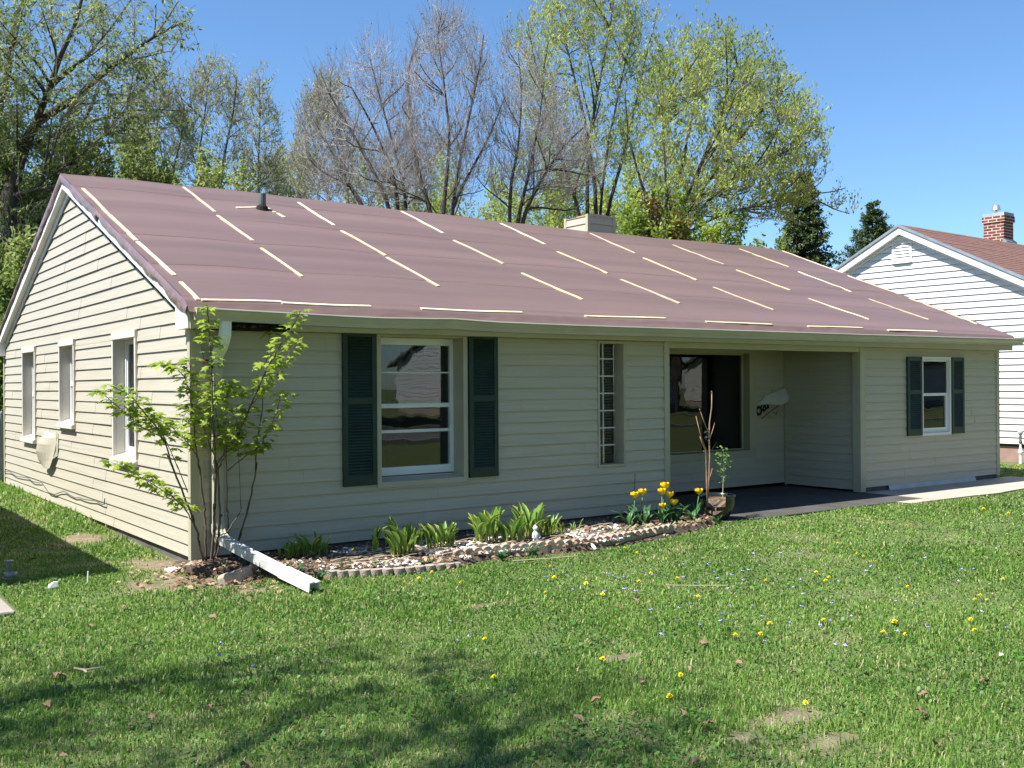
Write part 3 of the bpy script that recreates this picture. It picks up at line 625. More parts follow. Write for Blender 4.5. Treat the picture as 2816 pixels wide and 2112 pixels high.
# bent strip of siding hanging off the gable wall
rows = [((5.80, .955), (5.34, .972)), ((5.84, .90), (5.30, .90)), ((5.93, .80), (5.31, .82)), ((5.99, .68), (5.33, .72)), ((6.02, .56), (5.40, .60)), ((6.0, .49), (5.55, .47))]
out = [.02, .08, .14, .17, .16, .13]; P = []
for k, (a, c) in enumerate(rows):
    r_ = []
    for j in range(7):
        s = j/6; y = a[0]*(1-s)+c[0]*s; z = a[1]*(1-s)+c[1]*s
        r_.append((-.02-out[k]*(.55+.45*math.cos(s*2.6+k*.35))-.05*math.sin(s*math.pi)*(k/5), y, z-.03*math.sin(s*3.1)))
    P.append(r_)
b = MB()
for k in range(5):
    for j in range(6): b.quad(P[k][j], P[k+1][j], P[k+1][j+1], P[k][j+1])
b.quad(P[2][6], P[4][6], (-.02, 5.30, .64), (-.02, 5.26, .78)); b.quad(P[0][6], P[2][6], (-.02, 5.26, .78), (-.015, 5.28, .93))
b.build('bent_siding', M_SID, house, smooth=True)
# loose cable along the bottom of the gable wall
cab = [(9.12, .196), (8.62, .222), (8.1, .19), (7.6, .205), (7.2, .222), (6.82, .195), (6.4, .205), (6.26, .22), (6.0, .17), (5.79, .126), (5.43, .123), (5.1, .18), (4.86, .215), (4.6, .196), (4.3, .175), (4.13, .193), (3.88, .199), (3.6, .21), (3.31, .225), (3.0, .212), (2.90, .222), (2.88, .29)]
b = MB(); b.tube([(-.026-.012*abs(math.sin(y*3)), y, z) for y, z in cab], .0065, 6); b.build('loose_cable', M_WIRE, house)

# ------------------------------------------------------------------ other buildings
def plain_window(parent, x0, x1, z0, z1, y, nrm_y, trim=M_WTRIM, shutters=None):
    b = MB(); s = nrm_y; w = .07
    for q in ((x0-w, x0, z0-w, z1+w), (x1, x1+w, z0-w, z1+w), (x0, x1, z1, z1+w), (x0, x1, z0-w, z0), (x0, x1, (z0+z1)/2-.025, (z0+z1)/2+.025)):
        ya, yb_ = sorted((y+s*.04, y-s*.01)); b.box(q[0], q[1], ya, yb_, q[2], q[3])
    wo = b.build('window', trim, parent)
    ya, yb_ = sorted((y+s*.012, y+s*.02)); MB().box(x0, x1, ya, yb_, z0, z1).build('pane', mat('far_glass', (.02, .025, .03), .04, spec=.8), wo)
    return wo
def plain_house(label, x0, x1, y0, y1, eave, slope, msid, mroof, ridge='x', rz=0, face=1, openings=(), crs=.2, found=.35):
    """gabled house; face=+1 shows its long front to +y, -1 to -y"""
    h = empty('house'); tag(h, label, 'house'); zt = eave+.0
    if ridge == 'x': mid = (y0+y1)/2; half = (y1-y0)/2
    else: mid = (x0+x1)/2; half = (x1-x0)/2
    top = eave+half*slope
    if ridge == 'x':
        siding('wall', h, (x0, y1, 0), (1, 0, 0), (0, 1, 0), 0, x1-x0, found, eave, msid, crs=crs, seams=False); siding('wall', h, (x0, y0, 0), (1, 0, 0), (0, -1, 0), 0, x1-x0, found, eave, msid, crs=crs, seams=False)
        f = lambda z: max(0, (z-eave)/slope); g = lambda z: 2*half-f(z)
        for xx, nn in ((x0, -1), (x1, 1)): siding('gable_wall', h, (xx, y0, 0), (0, 1, 0), (nn, 0, 0), f, g, found, top-.05, msid, crs=crs, seams=False)
        b = MB(); ov = .35
        for s in (-1, 1): b.prism([(x0-ov, mid, top+.06), (x0-ov, mid+s*(half+ov), eave-ov*slope+.06), (x0-ov, mid+s*(half+ov), eave-ov*slope-.08), (x0-ov, mid, top-.08)], (x1-x0+2*ov, 0, 0))
    else:
        siding('wall', h, (x1, y0, 0), (0, 1, 0), (1, 0, 0), 0, y1-y0, found, eave, msid, crs=crs, seams=False); siding('wall', h, (x0, y0, 0), (0, 1, 0), (-1, 0, 0), 0, y1-y0, found, eave, msid, crs=crs, seams=False)
        f = lambda z: max(0, (z-eave)/slope); g = lambda z: 2*half-f(z)
        for yy, nn in ((y0, -1), (y1, 1)): siding('gable_wall', h, (x0, yy, 0), (1, 0, 0), (0, nn, 0), f, g, found, top-.05, msid, crs=crs, seams=False)
        b = MB(); ov = .35
        for s in (-1, 1): b.prism([(mid, y0-ov, top+.06), (mid+s*(half+ov), y0-ov, eave-ov*slope+.06), (mid+s*(half+ov), y0-ov, eave-ov*slope-.08), (mid, y0-ov, top-.08)], (0, y1-y0+2*ov, 0))
    b.build('roof', mroof, h)
    MB().box(x0+.03, x1-.03, y0+.03, y1-.03, -.3, found).build('foundation', M_CONC, h)
    for (a, c, za, zc) in openings: plain_window(h, a, c, za, zc, y1+.014 if face > 0 else y0-.014, face)
    return h
M_SHING = mat('brown_shingle', (.185, .098, .076), .9, var=.22, vscale=9, stretch=(1.2, 1.2, 4), bump=.5, bscale=40)
M_GSHING = mat('grey_shingle', (.13, .125, .12), .9, var=.2, vscale=6, bump=.4, bscale=30)
plain_house('cream neighbouring house beyond the left lawn', -9.4, -2.8, .75, 12.5, 2.94, .42, mat('cream_siding', (.62, .57, .46), .6, var=.05), M_GSHING, ridge='y', face=-1, openings=((-8, -6.9, 1, 2.2), (-5.4, -4.2, 1, 2.2)))
h = plain_house('white house across the road with three small front windows', 26, 42, -42, -33, 2.9, .45, M_SIDW, M_GSHING, face=1, openings=((29, 30, 1.5, 2.4), (30.3, 31.3, 1.5, 2.4), (31.6, 32.6, 1.5, 2.4), (37, 38.6, 1.0, 2.4)))
plain_house('blue grey house across the road', 7, 19, -42, -33, 2.8, .5, mat('blue_siding', (.20, .24, .27), .6, var=.05), M_SHING, face=1, openings=((9, 10.5, 1, 2.3), (11.6, 12.4, .2, 2.2), (14, 16.4, 1, 2.3)))
plain_house('pale house far along the road', 50, 64, -40, -31, 2.9, .5, mat('pale_siding', (.66, .64, .58), .6, var=.05), M_GSHING, face=1, openings=((52, 53.4, 1, 2.3), (58, 60, 1, 2.3)))

# the white house next door (its gable faces ours)
nb = empty('neighbour_house', (16.853, 1.69, 0), R(2.4)); tag(nb, 'white sided house next door with brown shingles and a brick chimney', 'house')
AU, AZ, NS = 2.18, 4.93, .508; HW = 4.7; NE = AZ-HW*NS
f = lambda z: max(AU-HW+.1, AU-(AZ-.10-z)/NS); g = lambda z: 2*AU-f(z)
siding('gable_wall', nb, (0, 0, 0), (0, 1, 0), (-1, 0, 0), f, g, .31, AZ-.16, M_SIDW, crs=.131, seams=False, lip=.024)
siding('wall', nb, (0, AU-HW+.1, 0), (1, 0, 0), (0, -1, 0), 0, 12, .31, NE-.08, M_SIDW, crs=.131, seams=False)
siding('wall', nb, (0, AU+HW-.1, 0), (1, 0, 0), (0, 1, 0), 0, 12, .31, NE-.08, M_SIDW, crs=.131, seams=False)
b = MB(); b.box(.03, 12, AU-HW+.13, AU+HW-.13, -.3, .235); b.build('foundation', M_FOUND, nb)
b = MB(); b.box(.015, 12, AU-HW+.115, AU+HW-.115, .236, .308); b.build('dark_band', mat('dark_band', (.07, .05, .045), .9), nb)  # dark strip between the foundation and the siding
b = MB()
for s in (-1, 1): b.prism([(-.16, AU, AZ), (-.16, AU+s*(HW+.2), AZ-(HW+.2)*NS), (-.16, AU+s*(HW+.2), AZ-(HW+.2)*NS-.05), (-.16, AU, AZ-.05)], (12.4, 0, 0))
nr = b.build('roof', M_SHING, nb)
b = MB(); st = .14; n_ = int((HW+.2)/st)
for s in (-1, 1):
    for k in range(n_):
        ya, yb_ = AU+s*(k*st), AU+s*((k+1)*st+.01); za = AZ-(k*st)*NS+.002; zb_ = AZ-((k+1)*st+.01)*NS+.012
        x = -.158
        while x < 12.2:
            l = random.uniform(.7, 1.1); e = random.uniform(0, .004)
            b.quad((x, ya, za+.004+e), (x, yb_, zb_+e), (min(12.2, x+l-.006), yb_, zb_+e), (min(12.2, x+l-.006), ya, za+.004+e)); b.quad((x, yb_, zb_-.01), (x, yb_, zb_+e), (min(12.2, x+l-.006), yb_, zb_+e), (min(12.2, x+l-.006), yb_, zb_-.01)); x += l
b.build('shingles', M_SHING, nr)
for s in (-1, 1):
    b = MB(); b.prism([(-.185, AU, AZ+.012), (-.185, AU+s*(HW+.2), AZ-(HW+.2)*NS+.012), (-.185, AU+s*(HW+.2), AZ-(HW+.2)*NS-.05), (-.185, AU, AZ-.05)], (.024, 0, 0)); b.build('drip_edge', M_GALV, nb)
    b = MB(); b.prism([(-.162, AU, AZ-.052), (-.162, AU+s*(HW+.2), AZ-(HW+.2)*NS-.052), (-.162, AU+s*(HW+.2), AZ-(HW+.2)*NS-.20), (-.162, AU, AZ-.20)], (.03, 0, 0)); b.build('rake_board', M_WTRIM, nb)
    b = MB(); b.prism([(-.13, AU, AZ-.18), (-.13, AU+s*(HW), AZ-(HW)*NS-.18), (-.13, AU+s*(HW), AZ-HW*NS-.196), (-.13, AU, AZ-.196)], (.125, 0, 0)); b.build('soffit', M_WTRIM, nb)
    b = MB(); b.prism([(-.032, AU, AZ-.198), (-.032, AU+s*(HW-.15), AZ-(HW-.15)*NS-.198), (-.032, AU+s*(HW-.15), AZ-(HW-.15)*NS-.27), (-.032, AU, AZ-.27)], (.03, 0, 0)); b.build('frieze_board', M_WTRIM, nb)
b = MB(); v0, v1, q0, q1 = 1.985, 2.375, 4.15, 4.60
b.box(-.045, -.008, v0-.035, v0, q0-.03, q1+.035); b.box(-.045, -.008, v1, v1+.035, q0-.03, q1+.035); b.box(-.045, -.008, v0, v1, q1, q1+.035); b.box(-.06, -.008, v0, v1, q0-.04, q0)
b.box(-.016, -.009, v0, v1, q0, q1)
for k in range(6): z = q0+.04+k*.068; b.prism([(-.042, v0, z-.008), (-.042, v0, z), (-.018, v0, z+.05), (-.018, v0, z+.042)], (0, v1-v0, 0))
b.build('gable_vent', M_WTRIM, nb)
# brick chimney
ux0, ux1, cx0, cx1 = 2.346, 2.860, 4.81, 5.285
b = MB(); b.box(cx0+.003, cx1-.003, ux0+.003, ux1-.003, 4.3, 5.64); b.box(cx0-.025, cx1+.025, ux0-.025, ux1+.025, 5.495, 5.639); nc = b.build('chimney', mat('mortar', (.62, .52, .44), .95), nr)
b = MB(); z = 4.5; row = 0; rr = random.Random(4)
while z < 5.62:
    e = .028 if 5.48 < z < 5.63 else 0
    for (axis) in ('x', 'y'):
        L0, L1 = (cx0-e, cx1+e) if axis == 'x' else (ux0-e, ux1+e); p = L0-(.105 if row % 2 else 0)
        while p < L1:
            a_, c_ = max(L0, p), min(L1, p+.190); j = rr.uniform(-.003, .003)
            if c_-a_ > .03:
                for side in (0, 1):
                    if axis == 'x':
                        yy = ux0-e if side == 0 else ux1+e; ya, yb_ = sorted((yy+j*(1 if side else -1), yy+(.05 if side == 0 else -.05))); b.box(a_+.0, c_, ya, yb_, z, z+.053)
                    else:
                        xx = cx0-e if side == 0 else cx1+e; xa, xb = sorted((xx+j*(1 if side else -1)-.001, xx+(.05 if side == 0 else -.05))); b.box(xa, xb, a_+.002, c_-.002, z+.001, z+.052)
            p += .209
    z += .0725; row += 1
b.build('brick', mat('red_brick', (.17, .052, .04), .9, var=.35, vscale=5), nc)
b = MB(); b.box(cx0-.012, cx1+.012, ux0-.012, ux1+.012, 5.641, 5.725); b.build('cap', mat('grey_cap', (.36, .40, .42), .8, var=.15, vscale=4), nc)
b = MB(); b.lathe([(.034, 0), (.034, .10), (.03, .10)], ((cx0+cx1)/2, 2.66, 5.72), 14); b.lathe([(.115, .105), (.075, .235), (.0, .245)], ((cx0+cx1)/2, 2.66, 5.72), 18); b.lathe([(.115, .105), (.02, .11)], ((cx0+cx1)/2, 2.66, 5.72), 18)
b.build('flue_cap', mat('bright_metal', (.75, .75, .74), .3, metal=.85), nc, smooth=True)
b = MB(); b.prism([(cx0-.03, ux0-.08, AZ-NS*(AU-ux0+.08)*-1-.0, ), (cx0-.03, ux0-.08, 5.0), (cx0-.03, ux0+.02, 5.08), (cx0-.03, ux0+.02, 4.85)], (cx1-cx0+.06, 0, 0)); b.build('flashing', M_GALV, nc)

# gas riser by the white house, fence behind our back corner
t = empty('gas_riser', (16.62, 1.24, -.08)); tag(t, 'white gas pipe with a round regulator head beside the white house', 'gas pipe')
b = MB(); b.lathe([(.030, -.1), (.030, .22), (.045, .225), (.05, .26), (.045, .27), (.032, .275), (.034, .30), (.022, .33), (.018, .43)], n=14); b.build('pipe', M_WTRIM, t, smooth=False)
b = MB(); b.lathe([(.0, .56), (.03, .585), (.050, .62), (.052, .66), (.035, .70), (.0, .71)], n=16); b.build('regulator', mat('regulator_grey', (.5, .54, .58), .45), t, smooth=True)
b = MB(); b.lathe([(.03, .42), (.034, .45), (.02, .50), (.025, .57)], n=12); b.tube([(0, 0, .5), (.08, .05, .5), (.2, .12, .5), (.24, .13, .3)], .014, 8); b.build('fitting', M_DGREY, t)
fe = empty('chain_link_fence', (.0, 9.5, -.05)); tag(fe, 'galvanised chain link fence post and mesh behind the back corner', 'fence')
for x in (0, -1.25, -2.5):
    b = MB(); b.lathe([(.030, -.1), (.030, 1.17), (.036, 1.17), (.03, 1.20), (.0, 1.215)], (x, 0, 0), 12); b.build('post', M_GALV, fe, smooth=False)
MB().tube([(-2.5, 0, 1.13), (0, 0, 1.13)], .018, 8).build('rail', M_GALV, fe)
b = MB()
for k in range(-22, 50):
    for s in (-1, 1):
        xa = -k*.05; p0, p1 = Vector((xa, 0, 0)), Vector((xa-s*1.1, 0, 1.1))
        ta = []
        for t_ in np.linspace(0, 1, 2): ta.append(p0+(p1-p0)*t_)
        lo, hi = 0., 1.
        for (bd, sg) in ((-2.5, 1), (0, -1)):
            d0, d1 = (p0.x-bd)*sg, (p1.x-bd)*sg
            if d0 < 0 and d1 < 0: hi = -1
            elif d0 < 0: lo = max(lo, d0/(d0-d1))
            elif d1 < 0: hi = min(hi, d0/(d0-d1))
        if hi > lo+.02: b.tube([p0+(p1-p0)*lo, p0+(p1-p0)*hi], .0016, 3, cap=False)
b.build('wire_mesh', M_GALV, fe)

# ------------------------------------------------------------------ trees
class Wood:
    def __init__(s): s.seg = [[], []]; s.twig = []
    def add(s, a, b, r0, r1, fine): s.seg[1 if fine else 0].append((a.x, a.y, a.z, b.x, b.y, b.z, r0, r1))
def perp(d, rr):
    v = Vector((rr.gauss(0, 1), rr.gauss(0, 1), rr.gauss(0, 1))); v = v-d*v.dot(d); return v.normalized() if v.length > 1e-4 else Vector((1, 0, 0))
def grow(W, P, d, length, r, lev, c, rr):
    n = c['nseg'][lev]; step = length/n; last = lev == c['max']; kids = c['kids'][lev] if not last else 0
    for i in range(n):
        d = (d+perp(d, rr)*c['wob'][lev]+Vector((0, 0, c['up'][lev]))).normalized()
        Q = P+d*step; r1 = max(c['rmin'], r*(1-.72*(i+1)/n)) ; r0 = max(c['rmin'], r*(1-.72*i/n))
        W.add(P, Q, r0, r1, lev >= c['fine'])
        if lev >= c['max']-1: W.twig.append((P.copy(), Q.copy()))
        if last: pass
        elif (i+1)/n > c['start'][lev]:
            k = kids/(n*(1-c['start'][lev])); k = int(k)+(1 if rr.random() < k-int(k) else 0)
            for _ in range(k):
                a = R(rr.gauss(c['ang'][lev], 9)); t = rr.random(); cd = (d*math.cos(a)+perp(d, rr)*math.sin(a)).normalized()
                grow(W, P+(Q-P)*t, cd, length*c['rat'][lev]*rr.uniform(.6, 1.25)*(1-.45*i/n), max(c['rmin'], r1*.62), lev+1, c, rr)
        P = Q
    if not last: grow(W, P, d, length*.35, r*.28, c['max'], c, rr)
def stem(W, pts, r0, r1, c, rr, kids, clen, frac0=.15, ang=None):
    """main limb along given points, with side branches"""
    pts = [Vector(p) for p in pts]; fin = []
    for k in range(len(pts)-1):
        for j in range(4):
            t = j/4; a, b_ = pts[k], pts[k+1]; fin.append(a+(b_-a)*t)
    fin.append(pts[-1]); N = len(fin)
    for k in range(1, N-1): fin[k] = fin[k]*.5+(fin[k-1]+fin[k+1])*.25+Vector((rr.gauss(0, .015), rr.gauss(0, .015), rr.gauss(0, .015)))
    tot = sum((fin[k+1]-fin[k]).length for k in range(N-1)); acc = 0
    for k in range(N-1):
        l = (fin[k+1]-fin[k]).length; d = (fin[k+1]-fin[k]).normalized(); ra = r0+(r1-r0)*(acc/tot); acc += l; rb = r0+(r1-r0)*(acc/tot)
        W.add(fin[k], fin[k+1], ra, rb, False)
        f = acc/tot
        if f > frac0:
            q = kids*l/(tot*(1-frac0)); q = int(q)+(1 if rr.random() < q-int(q) else 0)
            for _ in range(q):
                a = R(rr.gauss(ang or c['ang'][0], 10)); cd = (d*math.cos(a)+perp(d, rr)*math.sin(a)).normalized()
                grow(W, fin[k]+(fin[k+1]-fin[k])*rr.random(), cd, clen*rr.uniform(.55, 1.2)*(1-.5*f), rb*.5, 1, c, rr)
    grow(W, fin[-1], (fin[-1]-fin[-2]).normalized(), clen*.7, r1, 1, c, rr)
def tubes(name, segs, sides, material, parent, tint=False):
    if not segs: return None
    A = np.array(segs); a, b_, r0, r1 = A[:, 0:3], A[:, 3:6], A[:, 6], A[:, 7]; d = b_-a; L_ = np.linalg.norm(d, axis=1, keepdims=True); d = d/np.maximum(L_, 1e-6)
    a = a-d*np.minimum(L_*.04, .01)
    ref = np.where(np.abs(d[:, 2:3]) > .9, np.array([[1., 0, 0]]), np.array([[0, 0, 1.]])); s1 = np.cross(d, ref); s1 /= np.linalg.norm(s1, axis=1, keepdims=True); s2 = np.cross(d, s1)
    V = np.zeros((len(A), 2*sides, 3))
    for j in range(sides):
        t = 2*math.pi*j/sides; o = s1*math.cos(t)+s2*math.sin(t); V[:, j] = a+o*r0[:, None]; V[:, sides+j] = b_+o*r1[:, None]
    f = np.array([[j, (j+1) % sides, sides+(j+1) % sides, sides+j] for j in range(sides)])
    F = (np.arange(len(A))[:, None, None]*2*sides+f[None]).reshape(-1, 4)
    return npmesh(name, V.reshape(-1, 3), F, material, parent=parent, smooth=sides > 4)
def unit(v): return v/np.maximum(np.linalg.norm(v, axis=1, keepdims=True), 1e-6)
def leaves(name, twigs, per, l, w, material, parent, align=.5, up=.2, spread=.04, seed=1, lv=.35, tlo=0., thi=1., droop=0.):
    g = np.random.default_rng(seed); T = np.array([[*p, *q] for p, q in twigs]); n = int(len(T)*per); k = g.integers(0, len(T), n); t = g.random((n, 1))
    p = T[k, :3]+(T[k, 3:]-T[k, :3])*t+g.normal(0, spread, (n, 3)); d = unit(T[k, 3:]-T[k, :3])
    a = unit(d*align+g.normal(0, 1, (n, 3))*(1-align)*.7+np.array([[0, 0, up-droop]])); s = unit(np.cross(a, g.normal(0, 1, (n, 3))))
    ll = l*g.uniform(1-lv, 1+lv, (n, 1)); ww = w*g.uniform(1-lv, 1+lv, (n, 1))
    nrm = np.cross(a, s); c = nrm*ll*.12
    V = np.stack([p, p+a*ll*.5+s*ww*.5-c, p+a*ll, p+a*ll*.5-s*ww*.5-c], 1).reshape(-1, 3); F = np.arange(4*n).reshape(n, 4)
    cl = fbm(p[:, 0]*.9+p[:, 2]*.7, p[:, 1]*.9+p[:, 2]*.5, seed, 2); ti = np.clip(tlo+(thi-tlo)*(.65*(cl-.5)*2+.5+g.normal(0, .22, n)), 0, 1)
    return npmesh(name, V, F, material, tint=np.repeat(ti, 4), parent=parent)
C_LITE = dict(max=3, fine=2, nseg=[1, 7, 5, 4, 3], kids=[0, 6, 4, 0, 0], wob=[0, .07, .09, .11, .14], up=[0, .07, .06, .05, .03], start=[0, .08, .08, .1, 0], ang=[32, 28, 30, 34, 0], rat=[0, .46, .50, .55, 0], rmin=.005)
C_LEAF = dict(C_LITE, max=4, kids=[0, 7, 4.5, 2.6, 0], rmin=.0045)
TREES = 'trees behind the house'
M_LFY = leafmat('leaf_spring', (.26, .34, .055), (.54, .62, .14), .52)
M_LFD = leafmat('leaf_dark', (.13, .21, .045), (.45, .50, .17), .52)
M_LFP = leafmat('leaf_pale', (.30, .32, .12), (.52, .52, .22), .55)
M_LFG = leafmat('leaf_bright', (.17, .26, .035), (.44, .54, .09), .5)
M_BUD = leafmat('bud', (.22, .18, .10), (.36, .30, .17), .2)
class Crown:
    """a crown that fills an envelope: each new shoot starts from the nearest fitting older wood and bends towards the light"""
    def __init__(s, seed): s.g = np.random.default_rng(seed); s.P = []; s.D = []; s.W = Wood()
    def limb(s, pts, r0, r1, lev, fine, sub=3, note=True):
        pts = [Vector(p) for p in pts]; fin = []
        for k in range(len(pts)-1):
            for j in range(sub): fin.append(pts[k].lerp(pts[k+1], j/sub))
        fin.append(pts[-1]); N = len(fin)
        for k in range(1, N-1): fin[k] = fin[k]*.5+(fin[k-1]+fin[k+1])*.25
        for k in range(N-1):
            s.W.add(fin[k], fin[k+1], r0+(r1-r0)*k/(N-1), r0+(r1-r0)*(k+1)/(N-1), fine)
            if note:
                d = (fin[k+1]-fin[k]).normalized(); s.P.append(tuple(fin[k+1])); s.D.append(tuple(d))
        return fin
    def fill(s, targets, r0, r1, fine, note=True, up=.35, bend=.5, twig=False, zmin=1.2, maxlen=9e9):
        P, D = np.array(s.P), np.array(s.D); new = []
        for T in targets:
            v = T-P; l = np.linalg.norm(v, axis=1)+1e-6; c = (v*D).sum(1)/l; cost = l*(1.75-c)+np.where(P[:, 2] > T[2]-.02, 1.5, 0)+np.where(P[:, 2] < zmin, 3., 0)
            k = int(cost.argmin()); 
            if l[k] > maxlen: continue
            a, b_ = Vector(P[k]), Vector(T); L = l[k]; d = Vector(D[k]); c1 = a+d*L*.33*bend+Vector((0, 0, L*.04)); c2 = b_-(Vector((0, 0, 1))*up+(b_-a).normalized()*(1-up))*L*.33; pts = []
            n_ = 3 if L < .7 else (4 if L < 1.6 else 6)
            for q in range(n_+1): t = q/n_; u = 1-t; pts.append(a*u**3+c1*3*u*u*t+c2*3*u*t*t+b_*t**3)
            new.append((pts, L))
        for pts, L in new:
            f = min(1.6, max(.5, L/1.2)); fin = s.limb(pts, r0*f, r1, 0, fine, sub=1, note=note)
            if twig:
                for k in range(len(fin)//3, len(fin)-1): s.W.twig.append((fin[k], fin[k+1]))
    def shoots(s, n_, l, r0, r1, up, from_=0):
        """short last-year shoots set along the finer wood"""
        P, D = np.array(s.P[from_:]), np.array(s.D[from_:]); k = s.g.integers(0, len(P), n_); d = unit(D[k]*.55+s.g.normal(0, .45, (n_, 3))+np.array([[0, 0, up]])); L = l*s.g.uniform(.45, 1.3, (n_, 1)); e = unit(d+np.array([[0, 0, up*.9]])+s.g.normal(0, .12, (n_, 3)))
        A = P[k]; M = A+d*L*.5; B = M+e*L*.5
        for a, m_, b_ in zip(A, M, B): a, m_, b_ = Vector(a), Vector(m_), Vector(b_); s.W.add(a, m_, r0, (r0+r1)/2, True); s.W.add(m_, b_, (r0+r1)/2, r1, True); s.W.twig.append((a, m_)); s.W.twig.append((m_, b_))
    def sample(s, ells, n_, shell=.5, lo=-1., seed=0):
        out = []; wts = np.array([e[3]*e[4]*e[5] for e in ells]); wts = wts/wts.sum()
        for e, w in zip(ells, wts):
            m_ = max(2, int(n_*w)); u = unit(s.g.normal(0, 1, (m_*2, 3))); u = u[u[:, 2] > lo][:m_]; rr_ = s.g.random((len(u), 1))**(1/3.)*(1-shell)+shell*s.g.uniform(.75, 1.0, (len(u), 1)); rough = 1+.22*(fbm(u[:, 0]*3+9, u[:, 1]*3+u[:, 2]*2+5, seed)[:, None]-.5)*2
            out.append(np.array([e[:3]])+u*rr_*rough*np.array([e[3:6]]))
        o = np.concatenate(out); return o[s.g.permutation(len(o))]
def tree(name, label, base_px, depth, stems, env, mwood, mfine, lf=None, seed=1, group=TREES, thick=.085, n2=26, n3=190, n4=520, ns=1500, sl=.45, rf=.0042, upf=.5, lo=-.75, zmin=2.2, shell=.5):
    """stems: dark limbs as polylines on the 2212 wide view; env: crown ellipses (x, y, rx, ry) on it; all at the tree's own distance, with real depth"""
    rr = random.Random(seed); b0 = at(base_px, 830, depth); base = Vector((b0.x, b0.y, -.15)); t = empty(name, base); C = Crown(seed)
    for i, sp in enumerate(stems):
        dj = depth+rr.uniform(-.35, .35)*(1 if i else 0); pts = []; lean = rr.uniform(-.9, .9)*(1 if i else .3); y0, y1 = sp[0][1], sp[-1][1]
        for (x, y) in sp: pts.append(at(x, y, dj+lean*(y0-y)/max(1, y0-y1)+rr.uniform(-.06, .06))-base)
        o = Vector((rr.uniform(-.12, .12), rr.uniform(-.12, .12), 0)) if i else Vector((0, 0, 0)); pts = [o, o*.6+pts[0]*.45+Vector((0, 0, -pts[0].z*.02))]+pts
        th = thick*rr.uniform(.75, 1.1); C.limb(pts, th, th*.16, 0, False)
    E = []; mp = depth/2825.5*2816/2212
    for e in env:
        c = at(e[0], e[1], depth)-base; rx, rz = e[2]*mp, e[3]*mp; E.append((c.x, c.y, c.z, rx, (e[4]*mp if len(e) > 4 else rx*.85), rz))
    C.fill(C.sample(E, n2, shell, lo, seed), thick*.27, .010, False, up=upf, zmin=zmin); n0 = len(C.P)
    C.fill(C.sample(E, n3, shell*.9, lo, seed), .017, rf*1.3, True, up=upf, zmin=zmin); C.fill(C.sample(E, n4, shell*.8, lo, seed), .009, rf, True, up=upf, twig=True, zmin=zmin)
    C.shoots(ns, sl, rf*1.15, rf*.75, .25+.6*upf, n0)
    tubes('trunk', C.W.seg[0], 7, mwood, t); tubes('twigs', C.W.seg[1], 3, mfine, t)
    if lf: leaves('crown', C.W.twig, parent=t, seed=seed, **lf)
    return tag(t, label, 'tree', group)
LB = dict(per=.25, l=.05, w=.025, material=M_BUD, align=.6, up=.2, spread=.01)
tree('bare_tree', 'bare grey tree with three spreading trunks left of centre', 850, 25, [[(848, 455), (812, 380), (764, 292), (712, 205), (690, 150)], [(880, 462), (872, 400), (846, 300), (815, 190), (800, 130)], [(795, 455), (742, 380), (695, 290), (665, 215)], [(862, 458), (850, 370), (800, 260), (760, 190)]], [(775, 300, 135, 190), (820, 170, 70, 100), (820, 380, 140, 85)], M_BARK, M_BARKG, LB, 21, n2=34, n3=230, n4=800, ns=2600, sl=.55, rf=.0034, upf=.8)
tree('bare_tree', 'tallest bare grey tree with close dark trunks in the middle', 965, 24, [[(955, 465), (966, 380), (972, 290), (958, 170), (945, 75)], [(975, 466), (986, 385), (1012, 260), (1035, 150), (1045, 75)], [(935, 462), (905, 380), (885, 260), (880, 150), (905, 70)], [(968, 466), (1000, 400), (1060, 290), (1090, 210)]], [(970, 220, 120, 205), (930, 370, 130, 90), (960, 80, 70, 65)], M_BARK, M_BARKG, LB, 22, n2=36, n3=240, n4=850, ns=2800, sl=.55, rf=.0034, upf=.8)
tree('bare_tree', 'bare tree with a straight black trunk left of the chimney box', 1110, 25, [[(1100, 475), (1104, 390), (1120, 320), (1128, 200), (1120, 120)], [(1122, 478), (1165, 395), (1212, 320), (1260, 275)], [(1115, 478), (1142, 380), (1165, 260), (1175, 180)]], [(1150, 320, 125, 180), (1210, 360, 120, 100), (1120, 160, 70, 100)], M_BARK, M_BARKG, LB, 23, n2=30, n3=210, n4=720, ns=2400, sl=.55, rf=.0034, upf=.8)
tree('bare_tree', 'thin bare tree at the left end of the grey thicket', 715, 28, [[(760, 448), (735, 350), (715, 250), (700, 180)], [(720, 445), (690, 360), (668, 270), (655, 215)]], [(700, 330, 72, 150), (710, 230, 45, 80)], M_BARKL, M_BARKG, dict(LB, per=.8, material=M_LFP, l=.085, w=.036), 24, thick=.07, n2=20, n3=170, n4=620, ns=2000, rf=.0034, upf=.8)
LS = dict(per=3.2, l=.095, w=.042, material=M_LFY, align=.6, up=.35, spread=.05)
tree('maple_tree', 'tall spring green tree rising out of the frame behind the chimney box', 1290, 30, [[(1288, 460), (1284, 380), (1262, 250), (1228, 120), (1200, -20)], [(1268, 460), (1270, 330), (1290, 200), (1318, 60), (1330, -40)], [(1310, 455), (1340, 362), (1368, 250), (1395, 120), (1415, 50)], [(1255, 460), (1215, 350), (1180, 230), (1150, 110), (1140, 50)], [(1295, 460), (1310, 330), (1340, 180), (1370, 60)]], [(1265, 200, 165, 270), (1150, 120, 60, 110), (1400, 110, 60, 100), (1290, 20, 130, 110)], M_BARK, M_BARKL, dict(LS, per=2.1), 25, thick=.088, n2=44, n3=300, n4=900, ns=2400, sl=.5)
